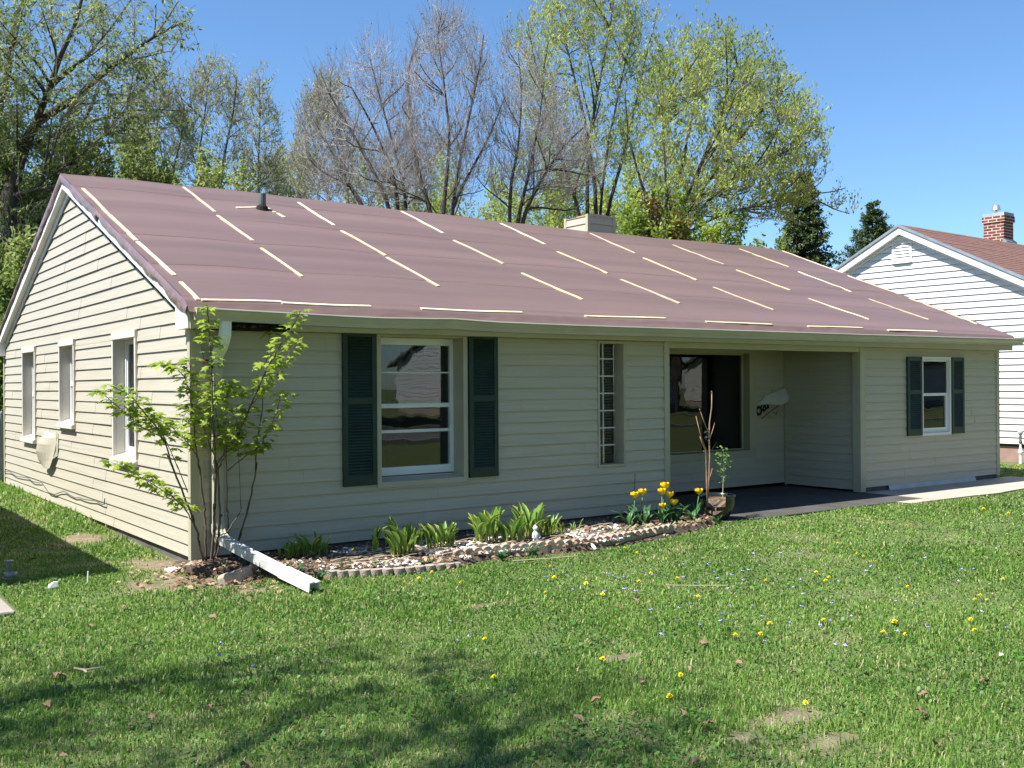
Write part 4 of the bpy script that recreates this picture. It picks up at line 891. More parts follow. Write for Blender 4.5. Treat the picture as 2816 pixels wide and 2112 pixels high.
tree('maple_tree', 'broad round yellow green tree at the right of the tree line', 1445, 27, [[(1440, 495), (1440, 410), (1432, 280), (1424, 150)], [(1450, 495), (1508, 370), (1556, 250), (1592, 140)], [(1460, 500), (1556, 408), (1655, 345), (1750, 305)], [(1430, 495), (1385, 400), (1356, 290), (1350, 200)], [(1455, 495), (1530, 390), (1620, 270), (1680, 195)], [(1465, 505), (1560, 462), (1650, 440), (1730, 420)], [(1445, 495), (1470, 370), (1500, 230), (1510, 120)]], [(1560, 300, 225, 235), (1500, 180, 150, 140), (1660, 330, 150, 150), (1600, 430, 180, 80), (1812, 445, 38, 42, 60)], M_BARK, M_BARKL, dict(LS, per=2.6), 26, thick=.078, n2=80, n3=420, n4=1300, ns=3600, sl=.42)
LP = dict(per=1.0, l=.09, w=.038, material=M_LFP, align=.6, up=.3, spread=.03)
tree('young_tree', 'slim pale green tree nearest the big left tree', 330, 31, [[(335, 430), (330, 330), (345, 230), (355, 160)], [(300, 430), (280, 330), (270, 260)], [(350, 430), (385, 330), (400, 250)]], [(330, 300, 85, 150), (340, 190, 50, 80)], M_BARK, M_BARKL, dict(LP), 27, thick=.07, n2=26, n3=170, n4=500, ns=1300)
tree('young_tree', 'slim pale tree with two dark stems above the vent pipe', 450, 32, [[(425, 430), (430, 330), (445, 230), (452, 150)], [(470, 430), (485, 330), (505, 240), (512, 165)], [(448, 430), (415, 330), (400, 240)]], [(455, 290, 85, 160), (470, 190, 55, 75)], M_BARK, M_BARKL, dict(LP), 28, thick=.07, n2=26, n3=170, n4=520, ns=1300)
tree('young_tree', 'narrow upright tree with a straight stem left of the gap of sky', 560, 34, [[(560, 430), (558, 340), (562, 250), (560, 165)]], [(562, 310, 52, 140), (561, 200, 28, 60), (565, 400, 60, 60)], M_BARK, M_BARKL, dict(LP, per=1.3), 29, thick=.06, n2=44, n3=190, n4=380, ns=1000, upf=.3)
tree('young_tree', 'small grey green tree filling the dip behind the ridge', 635, 36, [[(615, 440), (600, 390), (590, 345)], [(650, 445), (655, 390), (665, 330)]], [(630, 390, 60, 70), (600, 360, 30, 40)], M_BARKL, M_BARKG, dict(LP), 30, thick=.05, n2=14, n3=90, n4=320, ns=900)
# the big tree at the left edge
rr = random.Random(31); DT = 23; b0 = at(22, 830, DT); base = Vector((b0.x, b0.y, -.15)); t = empty('shade_tree', base); C = Crown(31)
def gd(*p): return [at(x, y, DT+dz)-base for (x, y, dz) in p]
C.limb([Vector((0, 0, 0))]+gd((20, 640, 0), (22, 520, 0), (24, 415, 0)), .29, .19, 0, False)
LIMBS = ((gd((24, 415, 0), (50, 320, .1), (78, 262, .2), (160, 215, .4), (245, 140, .5), (330, 80, .6), (410, 40, .8)), .20, .025), (gd((78, 262, .2), (108, 190, -.2), (130, 120, -.4), (165, 50, -.5), (185, -40, -.6)), .11, .04), (gd((24, 415, 0), (8, 340, .2), (-10, 260, .4), (20, 150, .8), (30, 40, 1.0), (70, -40, 1.2)), .17, .05), (gd((24, 425, 0), (80, 408, -.6), (150, 398, -1.0), (230, 388, -1.4)), .085, .02), (gd((50, 320, 0), (100, 300, .8), (200, 260, 1.4), (300, 235, 1.8), (420, 240, 2.2)), .07, .015), (gd((22, 500, 0), (70, 480, -.8), (110, 520, -1.2), (130, 580, -1.4)), .06, .015), (gd((20, 560, 0), (50, 550, .6), (95, 548, 1.2), (140, 560, 1.6)), .05, .015), (gd((22, 540, 0), (-40, 470, -.6), (-110, 400, -1)), .1, .03), (gd((10, 340, .2), (-60, 220, 0), (-120, 60, 0)), .12, .04), (gd((108, 190, 0), (180, 130, .4), (240, 60, .6), (290, -10, .8)), .055, .02), (gd((245, 140, .5), (300, 125, .2), (370, 110, 0)), .04, .012))
for (pts, r0, r1) in LIMBS: C.limb(pts, r0*.72, r1*.7, 0, False)
mp = DT/2825.5*2816/2212; E = []
for (x, y, rx, ry, rz) in ((110, 150, 230, 190, 260), (300, 70, 120, 90, 120), (400, 30, 50, 35, 60), (280, 250, 170, 70, 120), (60, 400, 130, 110, 160), (50, 560, 100, 130, 130), (-60, 200, 160, 220, 200)):
    c = at(x, y, DT)-base; E.append((c.x, c.y, c.z, rx*mp, rz*mp, ry*mp))
C.fill(C.sample(E, 90, .45, -.9, 31), .024, .008, False, up=.15); n0 = len(C.P); C.fill(C.sample(E, 520, .35, -1, 31), .015, .006, True, up=0.); C.fill(C.sample(E, 1500, .3, -1, 31), .008, .0045, True, up=-.15, twig=True); C.shoots(2600, .4, .005, .0035, -.15, n0)
tubes('trunk', C.W.seg[0], 8, M_BARK, t); tubes('twigs', C.W.seg[1], 3, M_BARKL, t)
leaves('crown', C.W.twig, 1.75, .125, .042, M_LFD, t, align=.3, up=0, spread=.05, seed=31, droop=.5)
tag(t, 'big dark leafy shade tree at the left edge with a forked trunk', 'tree', TREES)
def bush(label, px, depth, wid, hgt, lf, seed, n=9, name='shrub', group='shrubs behind the house', mw=M_BARKL):
    rr = random.Random(seed); b0 = at(px, 830, depth); base = Vector((b0.x, b0.y, -.12)); t = empty(name, base); W = Wood()
    for k in range(n):
        a = rr.uniform(0, 2*math.pi); q = rr.uniform(.15, 1)*wid/2; top = Vector((math.cos(a)*q, math.sin(a)*q, hgt*rr.uniform(.65, 1)*(1-.3*q/wid)))
        stem(W, [Vector((math.cos(a)*.15, math.sin(a)*.15, 0)), top*.5+Vector((0, 0, hgt*.08)), top], .035, .01, C_LITE, rr, 12, hgt*.28, .1, 45)
    tubes('stems', W.seg[0]+W.seg[1], 3, mw, t); leaves('crown', W.twig, parent=t, seed=seed, **lf)
    return tag(t, label, 'shrub', group)
BD = dict(per=2.8, l=.13, w=.06, material=M_LFD, align=.3, up=.1, spread=.10); BG = dict(per=2.4, l=.11, w=.055, material=M_LFG, align=.3, up=.1, spread=.09)
bush('dark tall shrub close behind the back corner of the gable', 40, 21, 3.2, 4.6, dict(BD, thi=.8), 41, 12)
bush('tall dark shrub in front of the shade tree trunk', 110, 24.5, 4.0, 7.0, dict(BD), 42, 14)
bush('olive shrub behind the left end of the ridge', 215, 26, 4.0, 7.3, dict(BD, tlo=.2), 43, 12)
bush('olive shrub between the slim pale trees and the shade tree', 300, 28, 4.0, 7.6, dict(BD, tlo=.3, per=2.6), 55, 12)
bush('olive shrub behind the vent pipe', 400, 29, 4.2, 7.6, dict(BD, tlo=.25, per=3.2), 44, 11)
bush('bright green shrub just right of the chimney box', 1365, 24, 2.2, 5.45, BG, 45, 10)
bush('bright green shrub below the round tree', 1480, 25.5, 2.6, 5.75, dict(BG, per=1.7), 46, 10)
bush('bright green shrub near the tall spruce', 1600, 26.5, 2.8, 5.35, dict(BG, per=1.7), 47, 10)
bush('low reddish green shrub under the maple trunks', 1425, 24.5, 1.8, 5.5, dict(BG, material=leafmat('leaf_russet', (.10, .06, .025), (.26, .2, .05), .3), per=1.8), 48, 9)
bush('pale far shrub left of the bare trees', 690, 38, 4.5, 9.6, dict(BD, material=M_LFP, per=.8), 49, 12)
bush('pale far shrub behind the bare trees', 860, 40, 5.5, 10.2, dict(BD, material=M_LFP, per=.8), 50, 12)
bush('pale far shrub behind the black trunk', 1040, 40, 5.5, 10, dict(BD, material=M_LFY, per=.9), 51, 12)
bush('far shrub behind the chimney box', 1210, 38, 5.5, 9.4, dict(BD, material=M_LFY, per=1.1), 52, 12)
bush('far shrub between the maples', 1345, 38, 5, 9.4, dict(BD, material=M_LFY, per=1.1), 53, 12)
bush('small bright shrub between the spruce and the white roof', 1805, 40, 2.4, 4.9, dict(BG, per=4), 54, 8)
# spruces
M_NEED = leafmat('spruce_needle', (.030, .056, .018), (.12, .165, .06), .12, .6)
def spruce(label, px, depth, top_px, base_w, seed):
    rr = random.Random(seed); g = np.random.default_rng(seed); tp = at(px, top_px, depth); base = Vector((tp.x, tp.y, -.15)); H = tp.z+.15; t = empty('spruce_tree', base); W = Wood()
    W.add(Vector((0, 0, 0)), Vector((0, 0, H*.5)), .2, .11, False); W.add(Vector((0, 0, H*.5)), Vector((0, 0, H*.985)), .11, .015, False)
    tw = []; z = H*.06
    while z < H*.985:
        f = 1-z/H; rad = base_w*f**.86*rr.uniform(.85, 1.08)+.06; n = max(6, int(13*f+8))
        for k in range(n):
            a = rr.uniform(0, 2*math.pi); l = rad*rr.uniform(.68, 1.14); P = Vector((0, 0, z+rr.uniform(-.1, .1))); d = Vector((math.cos(a), math.sin(a), rr.uniform(-.22, .15)+.35*(1-f)))
            Q = P+d*l; M_ = P+(Q-P)*.55+Vector((0, 0, -.06*l)); Q = Q+Vector((0, 0, .05*l)); W.add(P, M_, .022, .014, True); W.add(M_, Q, .014, .005, True)
            m_ = max(4, int(l/.11))
            for q in range(m_):
                s = (q+1)/m_; B = (P+(M_-P)*(s/.55)) if s < .55 else (M_+(Q-M_)*((s-.55)/.45))
                for sd in (-1, 1):
                    e = Vector((-math.sin(a)*sd, math.cos(a)*sd, rr.uniform(-.45, .05)))+d*.9; tw.append((B, B+e.normalized()*l*.30*(1.15-s)*rr.uniform(.6, 1.2)+Vector((0, 0, -.02))))
            tw.append((M_, Q))
        z += H*.020*rr.uniform(.7, 1.3)
    tubes('trunk', W.seg[0], 7, M_BARK, t); tubes('branches', W.seg[1], 3, M_BARK, t)
    leaves('crown', tw, 9, .12, .044, M_NEED, t, align=.5, up=0, spread=.035, seed=seed)
    return tag(t, label, 'tree', TREES)
spruce('tall dark spruce standing right of the round tree', 1735, 33, 362, 2.05, 61)
spruce('smaller spruce behind the white house roof', 1884, 45, 430, 3.1, 62)
# trees out of the frame: one whose shade falls over the near lawn, some across the road, most added to screen low sky
def yard_tree(label, x, y, h, lf, seed, cfg=C_LEAF, clen=2.4, name='maple_tree', n=5, th=.16, spr=(.10, .30)):
    rr = random.Random(seed); t = empty(name, (x, y, -.1)); W = Wood()
    for k in range(n):
        a = 2*math.pi*k/n+rr.uniform(-.4, .4); q = h*rr.uniform(*spr); tp = Vector((math.cos(a)*q, math.sin(a)*q, h*rr.uniform(.8, 1)))
        stem(W, [Vector((0, 0, 0)), Vector((math.cos(a)*.1, math.sin(a)*.1, h*.28)), tp*.6, tp], th, .03, cfg, rr, 13, clen, .32)
    tubes('trunk', W.seg[0], 7, M_BARK, t); tubes('twigs', W.seg[1], 3, M_BARKL, t); leaves('crown', W.twig, parent=t, seed=seed, **lf)
    return tag(t, label, 'tree')
yt = empty('maple_tree', (-9.0, -4.4, -.1)); C = Crown(71); rr = random.Random(71)
for k in range(6):
    a = k*1.05+rr.uniform(-.3, .3); C.limb([(0, 0, 0), (math.cos(a)*.1, math.sin(a)*.1, 3.6), (math.cos(a)*1.3, math.sin(a)*1.3, 7.0), (math.cos(a)*2.2, math.sin(a)*2.2, 9.6)], .17, .03, 0, False)
EY = [(0, 0, 9.2, 3.5, 3.5, 3.3)]; C.fill(C.sample(EY, 60, .45, -.9, 71), .035, .012, False, zmin=3); n0 = len(C.P); C.fill(C.sample(EY, 320, .4, -1, 71), .016, .006, True, zmin=3); C.fill(C.sample(EY, 800, .3, -1, 71), .009, .005, True, twig=True, zmin=3); C.shoots(1600, .5, .006, .004, .4, n0)
tubes('trunk', C.W.seg[0], 7, M_BARK, yt); tubes('twigs', C.W.seg[1], 3, M_BARKL, yt); leaves('crown', C.W.twig, 1.0, .12, .07, M_LFY, yt, align=.4, up=.1, spread=.12, seed=71)
tag(yt, 'leafy maple in the side yard left of the lawn', 'tree')
y2 = yard_tree('leafy tree across the road by the blue house', 22, -28, 12, dict(per=5, l=.30, w=.17, material=M_LFD, align=.3, up=.1, spread=.06), 72, cfg=C_LITE)
y2.scale = (1.45,)*3  # enlarged to screen more low sky from the front wall
dup(y2, (46, -29, -.1), 1.3, 1.5, label='leafy tree across the road between the white and pale houses')
dup(y2, (4, -29, -.1), 2.6, 1.4, label='leafy tree across the road left of the blue house')
for k, (x, y, sc) in enumerate(((-30, -25, 1.6), (-22, -27, 1.5), (-13, -29, 1.6), (-5, -27, 1.5), (12.5, -27.5, 1.4), (17, -31, 1.6), (30, -30, 1.5), (37, -28, 1.4), (58, -27, 1.5), (70, -27, 1.6), (84, -25, 1.6))):  # added unseen trees, tall and dense to cut sky light on the front wall
    tag(dup(y2, (x, y, -.1), k*1.1+.4, sc, label='added unseen tree in the row screening low sky across the road'), group='added sky screening trees across the road')

# ------------------------------------------------------------------ maple sapling at the corner
def pz(x, y, o, Y):
    """point read on an enlarged crop (origin and scale o) taken to the upright plane y = Y"""
    k = 2212/2816; return at_y((o[0]+x/o[2])*k, (o[1]+y/o[2])*k, Y)
ZA, ZB, ZL = (300, 850, 3.687), (0, 1000, 2.37), (440, 1400, 4.809)
def chain(parts, Y0, Y1):
    n = sum(len(p[1]) for p in parts); o = []; k = 0
    for (z, pts) in parts:
        for (x, y) in pts: o.append(pz(x, y, z, Y0+(Y1-Y0)*k/max(1, n-1))); k += 1
    return o
SAP = [
 (chain([(ZL, [(575, 690), (520, 450), (450, 150)]), (ZA, [(640, 1600), (580, 1380), (470, 1180), (330, 1020), (220, 880), (70, 800)])], -.12, -.75), .011, .55),
 (chain([(ZA, [(580, 1380), (520, 1290), (320, 1190), (190, 1070), (20, 930), (-60, 860)])], -.42, -.7), .006, .15),
 (chain([(ZL, [(610, 680), (600, 280), (590, 20)]), (ZA, [(915, 1620), (880, 1400), (850, 1050), (820, 850), (770, 700), (700, 610), (560, 580)])], -.12, -.22), .011, .38),
 (chain([(ZA, [(820, 850), (840, 700), (810, 530)])], -.2, -.25), .005, .1),
 (chain([(ZL, [(680, 760), (710, 300), (720, 0)]), (ZA, [(1085, 1650), (1065, 1300), (1045, 1000), (1045, 600), (1020, 350), (1010, 180), (1000, 20)])], -.14, -.62), .013, .38),
 (chain([(ZL, [(700, 690), (770, 380), (800, 130)]), (ZA, [(1100, 1640), (1180, 1480), (1300, 1290), (1400, 1060), (1500, 830), (1600, 600), (1720, 400), (1860, 180), (1925, 50)])], -.12, -.85), .011, .40),
 (chain([(ZA, [(1450, 960), (1560, 830), (1700, 670), (1800, 500), (1890, 350)])], -.5, -.6), .006, .1),
 (chain([(ZL, [(930, 660), (1050, 380), (1160, 20)]), (ZA, [(1485, 1640), (1510, 1300), (1540, 1100), (1560, 880), (1600, 500), (1630, 260)])], -.10, -.16), .010, .97),
 (chain([(ZA, [(1200, 1640), (1400, 1480), (1540, 1380), (1620, 1220), (1700, 1040), (1730, 900), (1780, 870)])], -.16, -.7), .006, .12),
 (chain([(ZL, [(485, 260)]), (ZB, [(1215, 960), (1130, 870), (1020, 800), (900, 730), (775, 668)])], -.2, -.45), .006, .12),
 (chain([(ZL, [(720, 700), (790, 460), (1010, 120), (1075, 0)]), (ZA, [(1300, 1290)])], -.1, -.2), .007, .9),
 (chain([(ZL, [(890, 520), (905, 250), (890, 40)]), (ZA, [(1190, 1500), (1110, 1200), (1060, 900)])], -.08, -.12), .006, .55),
 (chain([(ZA, [(1060, 1480), (960, 1200), (790, 1010), (740, 1180)])], -.2, -.3), .005, .25),
 (chain([(ZA, [(900, 1500), (760, 1310), (640, 1200), (480, 1100)])], -.25, -.4), .005, .15),
 (chain([(ZA, [(800, 1860), (700, 1620), (560, 1300), (430, 1080), (300, 940)])], -.3, -.2), .005, .3),
 (chain([(ZA, [(1085, 1600), (1200, 1400), (1340, 1200), (1250, 1050)])], -.3, -.4), .005, .2),
 (chain([(ZA, [(1050, 950), (1180, 900), (1330, 860)])], -.35, -.4), .004, .1), (chain([(ZA, [(1045, 780), (1150, 760), (1270, 800)])], -.35, -.42), .004, .2),
 (chain([(ZA, [(1080, 1550), (1250, 1400), (1480, 1390)])], -.3, -.42), .004, .2),
]
sap = empty('maple_sapling', (.15, -.13, -.1)); tag(sap, 'many stemmed maple sapling with fresh green leaves at the near house corner', 'sapling')
LT = np.array([(0, 0), (.10, -.02), (.34, -.36), (.30, -.16), (.44, -.20), (.80, -.52), (.70, -.28), (.86, -.28), (.78, -.14), (.92, -.10), (1.22, 0), (.92, .10), (.78, .14), (.86, .28), (.70, .28), (.80, .52), (.44, .20), (.30, .16), (.34, .36), (.10, .02)])
LTI = np.array([(0, k, k+1) for k in range(1, len(LT)-1)]); LTC = np.array([.42, 0.])
def maple_leaf(VV, FF, TT_, p, a, nrm, size, ti, fold):
    a = a.normalized(); s = a.cross(nrm).normalized(); n_ = s.cross(a); i0 = len(VV)
    VV.append(tuple(p+a*(LTC[0]*size)))
    for (x, y) in LT: VV.append(tuple(p+a*(x*size)+s*(y*size)+n_*(-fold*abs(y)*size-.18*x*x*size)))
    for k in range(len(LT)): FF.append((i0, i0+1+k, i0+1+(k+1) % len(LT)))
    TT_ += [ti]*(len(LT)+1)
rr = random.Random(81); W = MB(); VV, FF, TT_ = [], [], []
for (pts, r, f0) in SAP:
    fin = []
    for k in range(len(pts)-1):
        for j in range(7): fin.append(pts[k].lerp(pts[k+1], j/5)+Vector((rr.gauss(0, .003), rr.gauss(0, .004), 0)))
    fin.append(pts[-1]); n_ = len(fin); W.tube([p-sap.location for p in fin], [r*(1-.75*k/n_) for k in range(n_)], 6)
    acc = 0; node = 0
    for k in range(1, n_):
        acc += (fin[k]-fin[k-1]).length
        if k/n_ > f0 and acc > .034:
            acc = 0; node += 1; d = (fin[k]-fin[k-1]).normalized(); az = rr.uniform(0, 6.28)
            for q in range(2 if rr.random() < .85 else 1):
                for rep in range(1 if rr.random() < .3 else 2):
                    an = az+q*3.14+rep*1.3+rr.gauss(0, .3); pd = Vector((math.cos(an), math.sin(an), .35+rr.uniform(-.2, .4))).normalized(); pl = rr.uniform(.02, .065)
                    P = fin[k]; Q = P+pd*pl; W.tube([P-sap.location, Q-sap.location], [.0016, .0012], 4, cap=False)
                    la = Vector((pd.x, pd.y, rr.uniform(-.45, .25))); nr_ = Vector((rr.gauss(-.15, .42), rr.gauss(-.25, .42), 1))
                    maple_leaf(VV, FF, TT_, Q-sap.location, la, nr_, rr.uniform(.055, .10), min(1, max(0, rr.gauss(.6, .22))), rr.uniform(0, .35))
    for q in range(5):
        an = rr.uniform(0, 6.28); pd = Vector((math.cos(an)*.8, math.sin(an)*.8, rr.uniform(.1, 1)))
        maple_leaf(VV, FF, TT_, fin[-1]-sap.location+pd*.012, pd, Vector((rr.gauss(0, .4), rr.gauss(0, .4), 1)), rr.uniform(.035, .07), min(1, rr.gauss(.75, .2)), .3)
W.build('stems', M_STEM, sap, smooth=True)
npmesh('leaves', np.array(VV), np.array(FF), leafmat('sapling_leaf', (.13, .22, .022), (.42, .52, .07), .45), tint=np.array(TT_), parent=sap)
VV, FF, TT_ = [], [], []
tw = chain([(ZA, [(990, 660), (965, 520), (930, 370), (895, 280), (870, 205)])], -.10, -.14)
for k, p in enumerate(tw[1:]):
    for q in range(3 if k != 1 else 1): maple_leaf(VV, FF, TT_, p-sap.location, Vector((rr.uniform(-1, 1), rr.uniform(-1, 0), rr.uniform(-.4, .8))), Vector((rr.gauss(0, .5), -.6, .6)), .038, rr.random(), .3)
MB().tube([p-sap.location for p in tw], .0025, 5).build('twig', M_STEM, sap)
rl = npmesh('red_leaves', np.array(VV), np.array(FF), leafmat('red_leaf', (.10, .018, .012), (.22, .05, .03), .3), tint=np.array(TT_), parent=sap)

# ------------------------------------------------------------------ hostas
M_HOSTA = bpy.data.materials.new('hosta_leaf'); M_HOSTA.use_nodes = True; n = M_HOSTA.node_tree.nodes; L = M_HOSTA.node_tree.links
a = n.new('ShaderNodeAttribute'); a.attribute_name = 'tint'; cr = n.new('ShaderNodeValToRGB'); cr.color_ramp.elements[0].position = 0; cr.color_ramp.elements[0].color = (.12, .27, .042, 1); cr.color_ramp.elements[1].position = .80; cr.color_ramp.elements[1].color = (.26, .42, .075, 1)
e = cr.color_ramp.elements.new(.90); e.color = (.55, .58, .13, 1); e = cr.color_ramp.elements.new(1); e.color = (.66, .62, .18, 1)
L.new(a.outputs['Fac'], cr.inputs[0]); L.new(cr.outputs[0], n['Principled BSDF'].inputs['Base Color']); n['Principled BSDF'].inputs['Roughness'].default_value = .45
tl = n.new('ShaderNodeBsdfTranslucent'); L.new(cr.outputs[0], tl.inputs[0]); ms = n.new('ShaderNodeMixShader'); ms.inputs[0].default_value = .35; L.new(n['Principled BSDF'].outputs[0], ms.inputs[1]); L.new(tl.outputs[0], ms.inputs[2]); L.new(ms.outputs[0], n['Material Output'].inputs[0])
def blade_leaf(VV, FF, TT_, P, az, lean, length, width, stalk, curl, rr, margin=True, nu=9, nv=7, twist=0):
    """one leaf: a stalk that opens into a cupped blade; curl rolls the two sides towards each other"""
    i0 = len(VV); out = Vector((math.cos(az), math.sin(az), 0)); side = Vector((-math.sin(az), math.cos(az), 0))
    for u in range(nu+1):
        t = u/nu; th = lean*(.25+1.1*t*t); c = P+out*(length*t*math.sin(th)*.9)+Vector((0, 0, length*t*math.cos(th*.8)))
        if t < stalk: w = .010+.006*t
        else: s = (t-stalk)/(1-stalk); w = width*math.sin(math.pi*min(1, (s*.92+.05))**.95)**.62
        nrm = (out*math.cos(th)-Vector((0, 0, math.sin(th))))
        for v in range(nv+1):
            q = v/nv*2-1; an = q*curl*(1-.35*t); rad = w/max(curl, .2)
            p = c+side*(math.sin(an)*rad)-nrm*((1-math.cos(an))*rad)*1.0+nrm*(.006*math.sin(q*9+u))
            VV.append(tuple(p)); TT_.append(0 if t < stalk else (abs(q)**1.0*.93+.04 if margin else .3+.4*abs(q)))
            if t < stalk: TT_[-1] = .86
    for u in range(nu):
        for v in range(nv): a_ = i0+u*(nv+1)+v; FF.append((a_, a_+1, a_+nv+2, a_+nv+1))
def hosta(x, y, n_, h, spread, label, seed, wid=.05, dark=False):
    rr = random.Random(seed); VV, FF, TT_ = [], [], []
    for k in range(n_):
        az = rr.uniform(0, 6.28); q = spread*math.sqrt(rr.random()); P = Vector((math.cos(az)*q, math.sin(az)*q*.6, -.01))
        blade_leaf(VV, FF, TT_, P, az+rr.gauss(0, .6), rr.uniform(.06, .42), h*.86*rr.uniform(.5, 1.02), wid*1.25*rr.uniform(.6, 1.15), rr.uniform(.25, .45), rr.uniform(1.1, 2.3), rr)
    o = npmesh('hosta', np.array(VV), np.array(FF), M_HOSTA, tint=np.array(TT_), smooth=True); o.location = (x, y, -.035); tag(o, label, 'hosta', 'hostas in the front bed'); return o
hosta(.78, -.34, 12, .22, .12, 'small shaded hosta clump beside the drain pipe', 91, .034)
hosta(1.02, -.34, 17, .26, .17, 'low wide hosta clump second from the drain pipe', 92, .036)
hosta(1.50, -.60, 7, .38, .045, 'tall thin hosta with a few upright leaves left of the large window', 93, .05)
hosta(1.81, -.30, 1, .30, .01, 'single dark hosta shoot below the left shutter', 94, .03)
hosta(1.66, -.92, 20, .45, .13, 'largest hosta with crumpled yellow edged leaves at the front of the bed', 95, .062)
hosta(1.98, -.55, 10, .26, .11, 'dark hosta shoots behind the largest hosta', 96, .034)
hosta(2.18, -.74, 34, .32, .18, 'dense hosta clump of narrow upright leaves below the window', 97, .036)
hosta(2.70, -.74, 18, .42, .15, 'broad leaved hosta clump under the right shutter', 98, .066)
hosta(2.93, -.86, 15, .38, .11, 'hosta clump with curled yellow tips left of the figurine', 99, .058)
hosta(3.16, -.84, 20, .45, .14, 'tall hosta clump behind the white figurine', 100, .058)
hosta(3.45, -.76, 24, .28, .14, 'narrow hosta shoots right of the white figurine', 101, .022)
hosta(3.72, -.80, 9, .20, .14, 'sparse hosta spikes at the right end of the row', 102, .014)

# ------------------------------------------------------------------ tulips
M_TUL = leafmat('tulip_leaf', (.030, .095, .028), (.075, .175, .055), .25, .4)
def tulip(hx, hz, y, gx_, seed, label, n_leaf=3, big=1.0):
    rr = random.Random(seed); base = Vector((gx_, y+rr.uniform(-.03, .03), -.06)); t = empty('tulip', base); tag(t, label, 'tulip', 'yellow tulips by the porch')
    top = Vector((hx, y, hz))-base; mid = top*.5+Vector((rr.uniform(-.015, .015), 0, 0))
    MB().tube([(0, 0, 0), mid, top-Vector((0, 0, .02))], [.0055, .005, .0045], 7).build('stem', mat('tulip_stem', (.10, .19, .06), .5) if 'tulip_stem' not in bpy.data.materials else bpy.data.materials['tulip_stem'], t, smooth=True)
    b = MB(); r = .047*big; H = .072*big
    for k in range(6):
        az = k*math.pi/3+rr.uniform(-.1, .1); rk = r*(1 if k % 2 else .90); op = rr.uniform(.95, 1.25)
        rows = []
        for u in range(6):
            s = u/5; rad = rk*(math.sin(min(1, s*1.25+.08)*math.pi*.5)*(1+.12*(op-1)*s)+(.22*s**3)*(op-.8)); z = H*s-.022; w = .72*math.sin(math.pi*(.16+.74*s))**.6
            rows.append([(top.x+rad*math.cos(az+w*q), top.y+rad*math.sin(az+w*q), top.z+z-.006*abs(q)*s) for q in (-1, -.5, 0, .5, 1)])
        for u in range(5):
            for v in range(4): b.quad(rows[u][v], rows[u][v+1], rows[u+1][v+1], rows[u+1][v])
    b.build('flower', M_YEL, t, smooth=True)
    VV, FF, TT_ = [], [], []
    for k in range(n_leaf):
        az = rr.uniform(0, 6.28); blade_leaf(VV, FF, TT_, Vector((0, 0, 0)), az, rr.uniform(.25, .75), rr.uniform(.20, .30), rr.uniform(.020, .032), .02, rr.uniform(.5, 1.0), rr, margin=False, nu=8, nv=4)
    npmesh('leaves', np.array(VV), np.array(FF), M_TUL, tint=np.array(TT_)*.9, parent=t, smooth=True)
tulip(4.683, .294, -.75, 4.70, 111, 'leftmost open yellow tulip against the siding')
tulip(4.80, .32, -.75, 4.76, 112, 'yellow tulip second from the left on a leaning stem')
tulip(5.07, .312, -.78, 5.02, 113, 'yellow tulip at the left of the close group of three')
tulip(5.155, .362, -.74, 5.09, 114, 'topmost yellow tulip of the close group', big=1.12)
tulip(5.172, .270, -.80, 5.12, 115, 'yellow tulip just below the topmost one')
tulip(5.217, .182, -.82, 5.16, 116, 'low yellow tulip right of the close group')
tulip(5.012, .166, -.85, 4.98, 117, 'lowest small yellow tulip on a short stem', big=.85)
tulip(5.692, .269, -.75, 5.66, 118, 'single yellow tulip beside the glazed pot')
def leafclump(name, x, y, label, cat, group, seed, n_, ln, wd, material, lean=(.5, 1.2), z=-.06):
    rr = random.Random(seed); VV, FF, TT_ = [], [], []
    for k in range(n_):
        az = rr.uniform(0, 6.28); q = .04*rr.random()
        blade_leaf(VV, FF, TT_, Vector((math.cos(az)*q, math.sin(az)*q, 0)), az, rr.uniform(*lean), ln*rr.uniform(.6, 1.1), wd*rr.uniform(.6, 1.1), .05, rr.uniform(.3, .9), rr, margin=False, nu=6, nv=4)
    o = npmesh(name, np.array(VV), np.array(FF), material, tint=np.array(TT_), smooth=True); o.location = (x, y, z); return tag(o, label, cat, group)
for k, (x, y, lb) in enumerate(((4.60, -.72, 'tulip leaves without a flower under the leftmost tulip'), (4.90, -.70, 'dark tulip leaves between the two tulip groups'), (5.28, -.80, 'wide spreading tulip leaves right of the close group'), (5.55, -.78, 'floppy tulip leaves left of the pot'))):
    leafclump('tulip_leaves', x, y, lb, 'tulip leaves', 'tulip leaves without flowers', 120+k, 7, .26, .034, M_TUL, (.3, .9))
M_SED = leafmat('sedum_leaf', (.16, .25, .10), (.36, .46, .24), .2)
for k, (x, y, lb) in enumerate(((4.50, -.90, 'pale green rosette at the left of the tulips'), (4.70, -.98, 'pale green rosette in front of the leftmost tulip'), (4.95, -1.02, 'pale green rosette under the lowest tulip'), (5.22, -.98, 'pale green rosette below the spreading tulip leaves'), (5.42, -.92, 'pale green rosette nearest the pot'))):
    leafclump('sedum', x, y, lb, 'ground plant', 'pale rosettes at the bed edge', 130+k, 9, .085, .024, M_SED, (.4, 1.1))
for k, (x, y) in enumerate(((.55, -1.0), (.95, -1.12), (1.2, -1.25), (1.62, -1.38), (4.05, -1.0), (4.3, -1.05), (3.95, -.5), (4.25, -.45), (.35, -.62), (.1, -.55), (.6, -1.35), (2.4, -1.42), (2.75, -1.43), (5.75, -1.0))):
    leafclump('weed_tuft', x, y, 'small green weed tuft at the edge of the front bed', 'weed', 'weed tufts along the bed', 140+k, 14, .11, .008, M_TUL, (.3, 1.1), -.07)

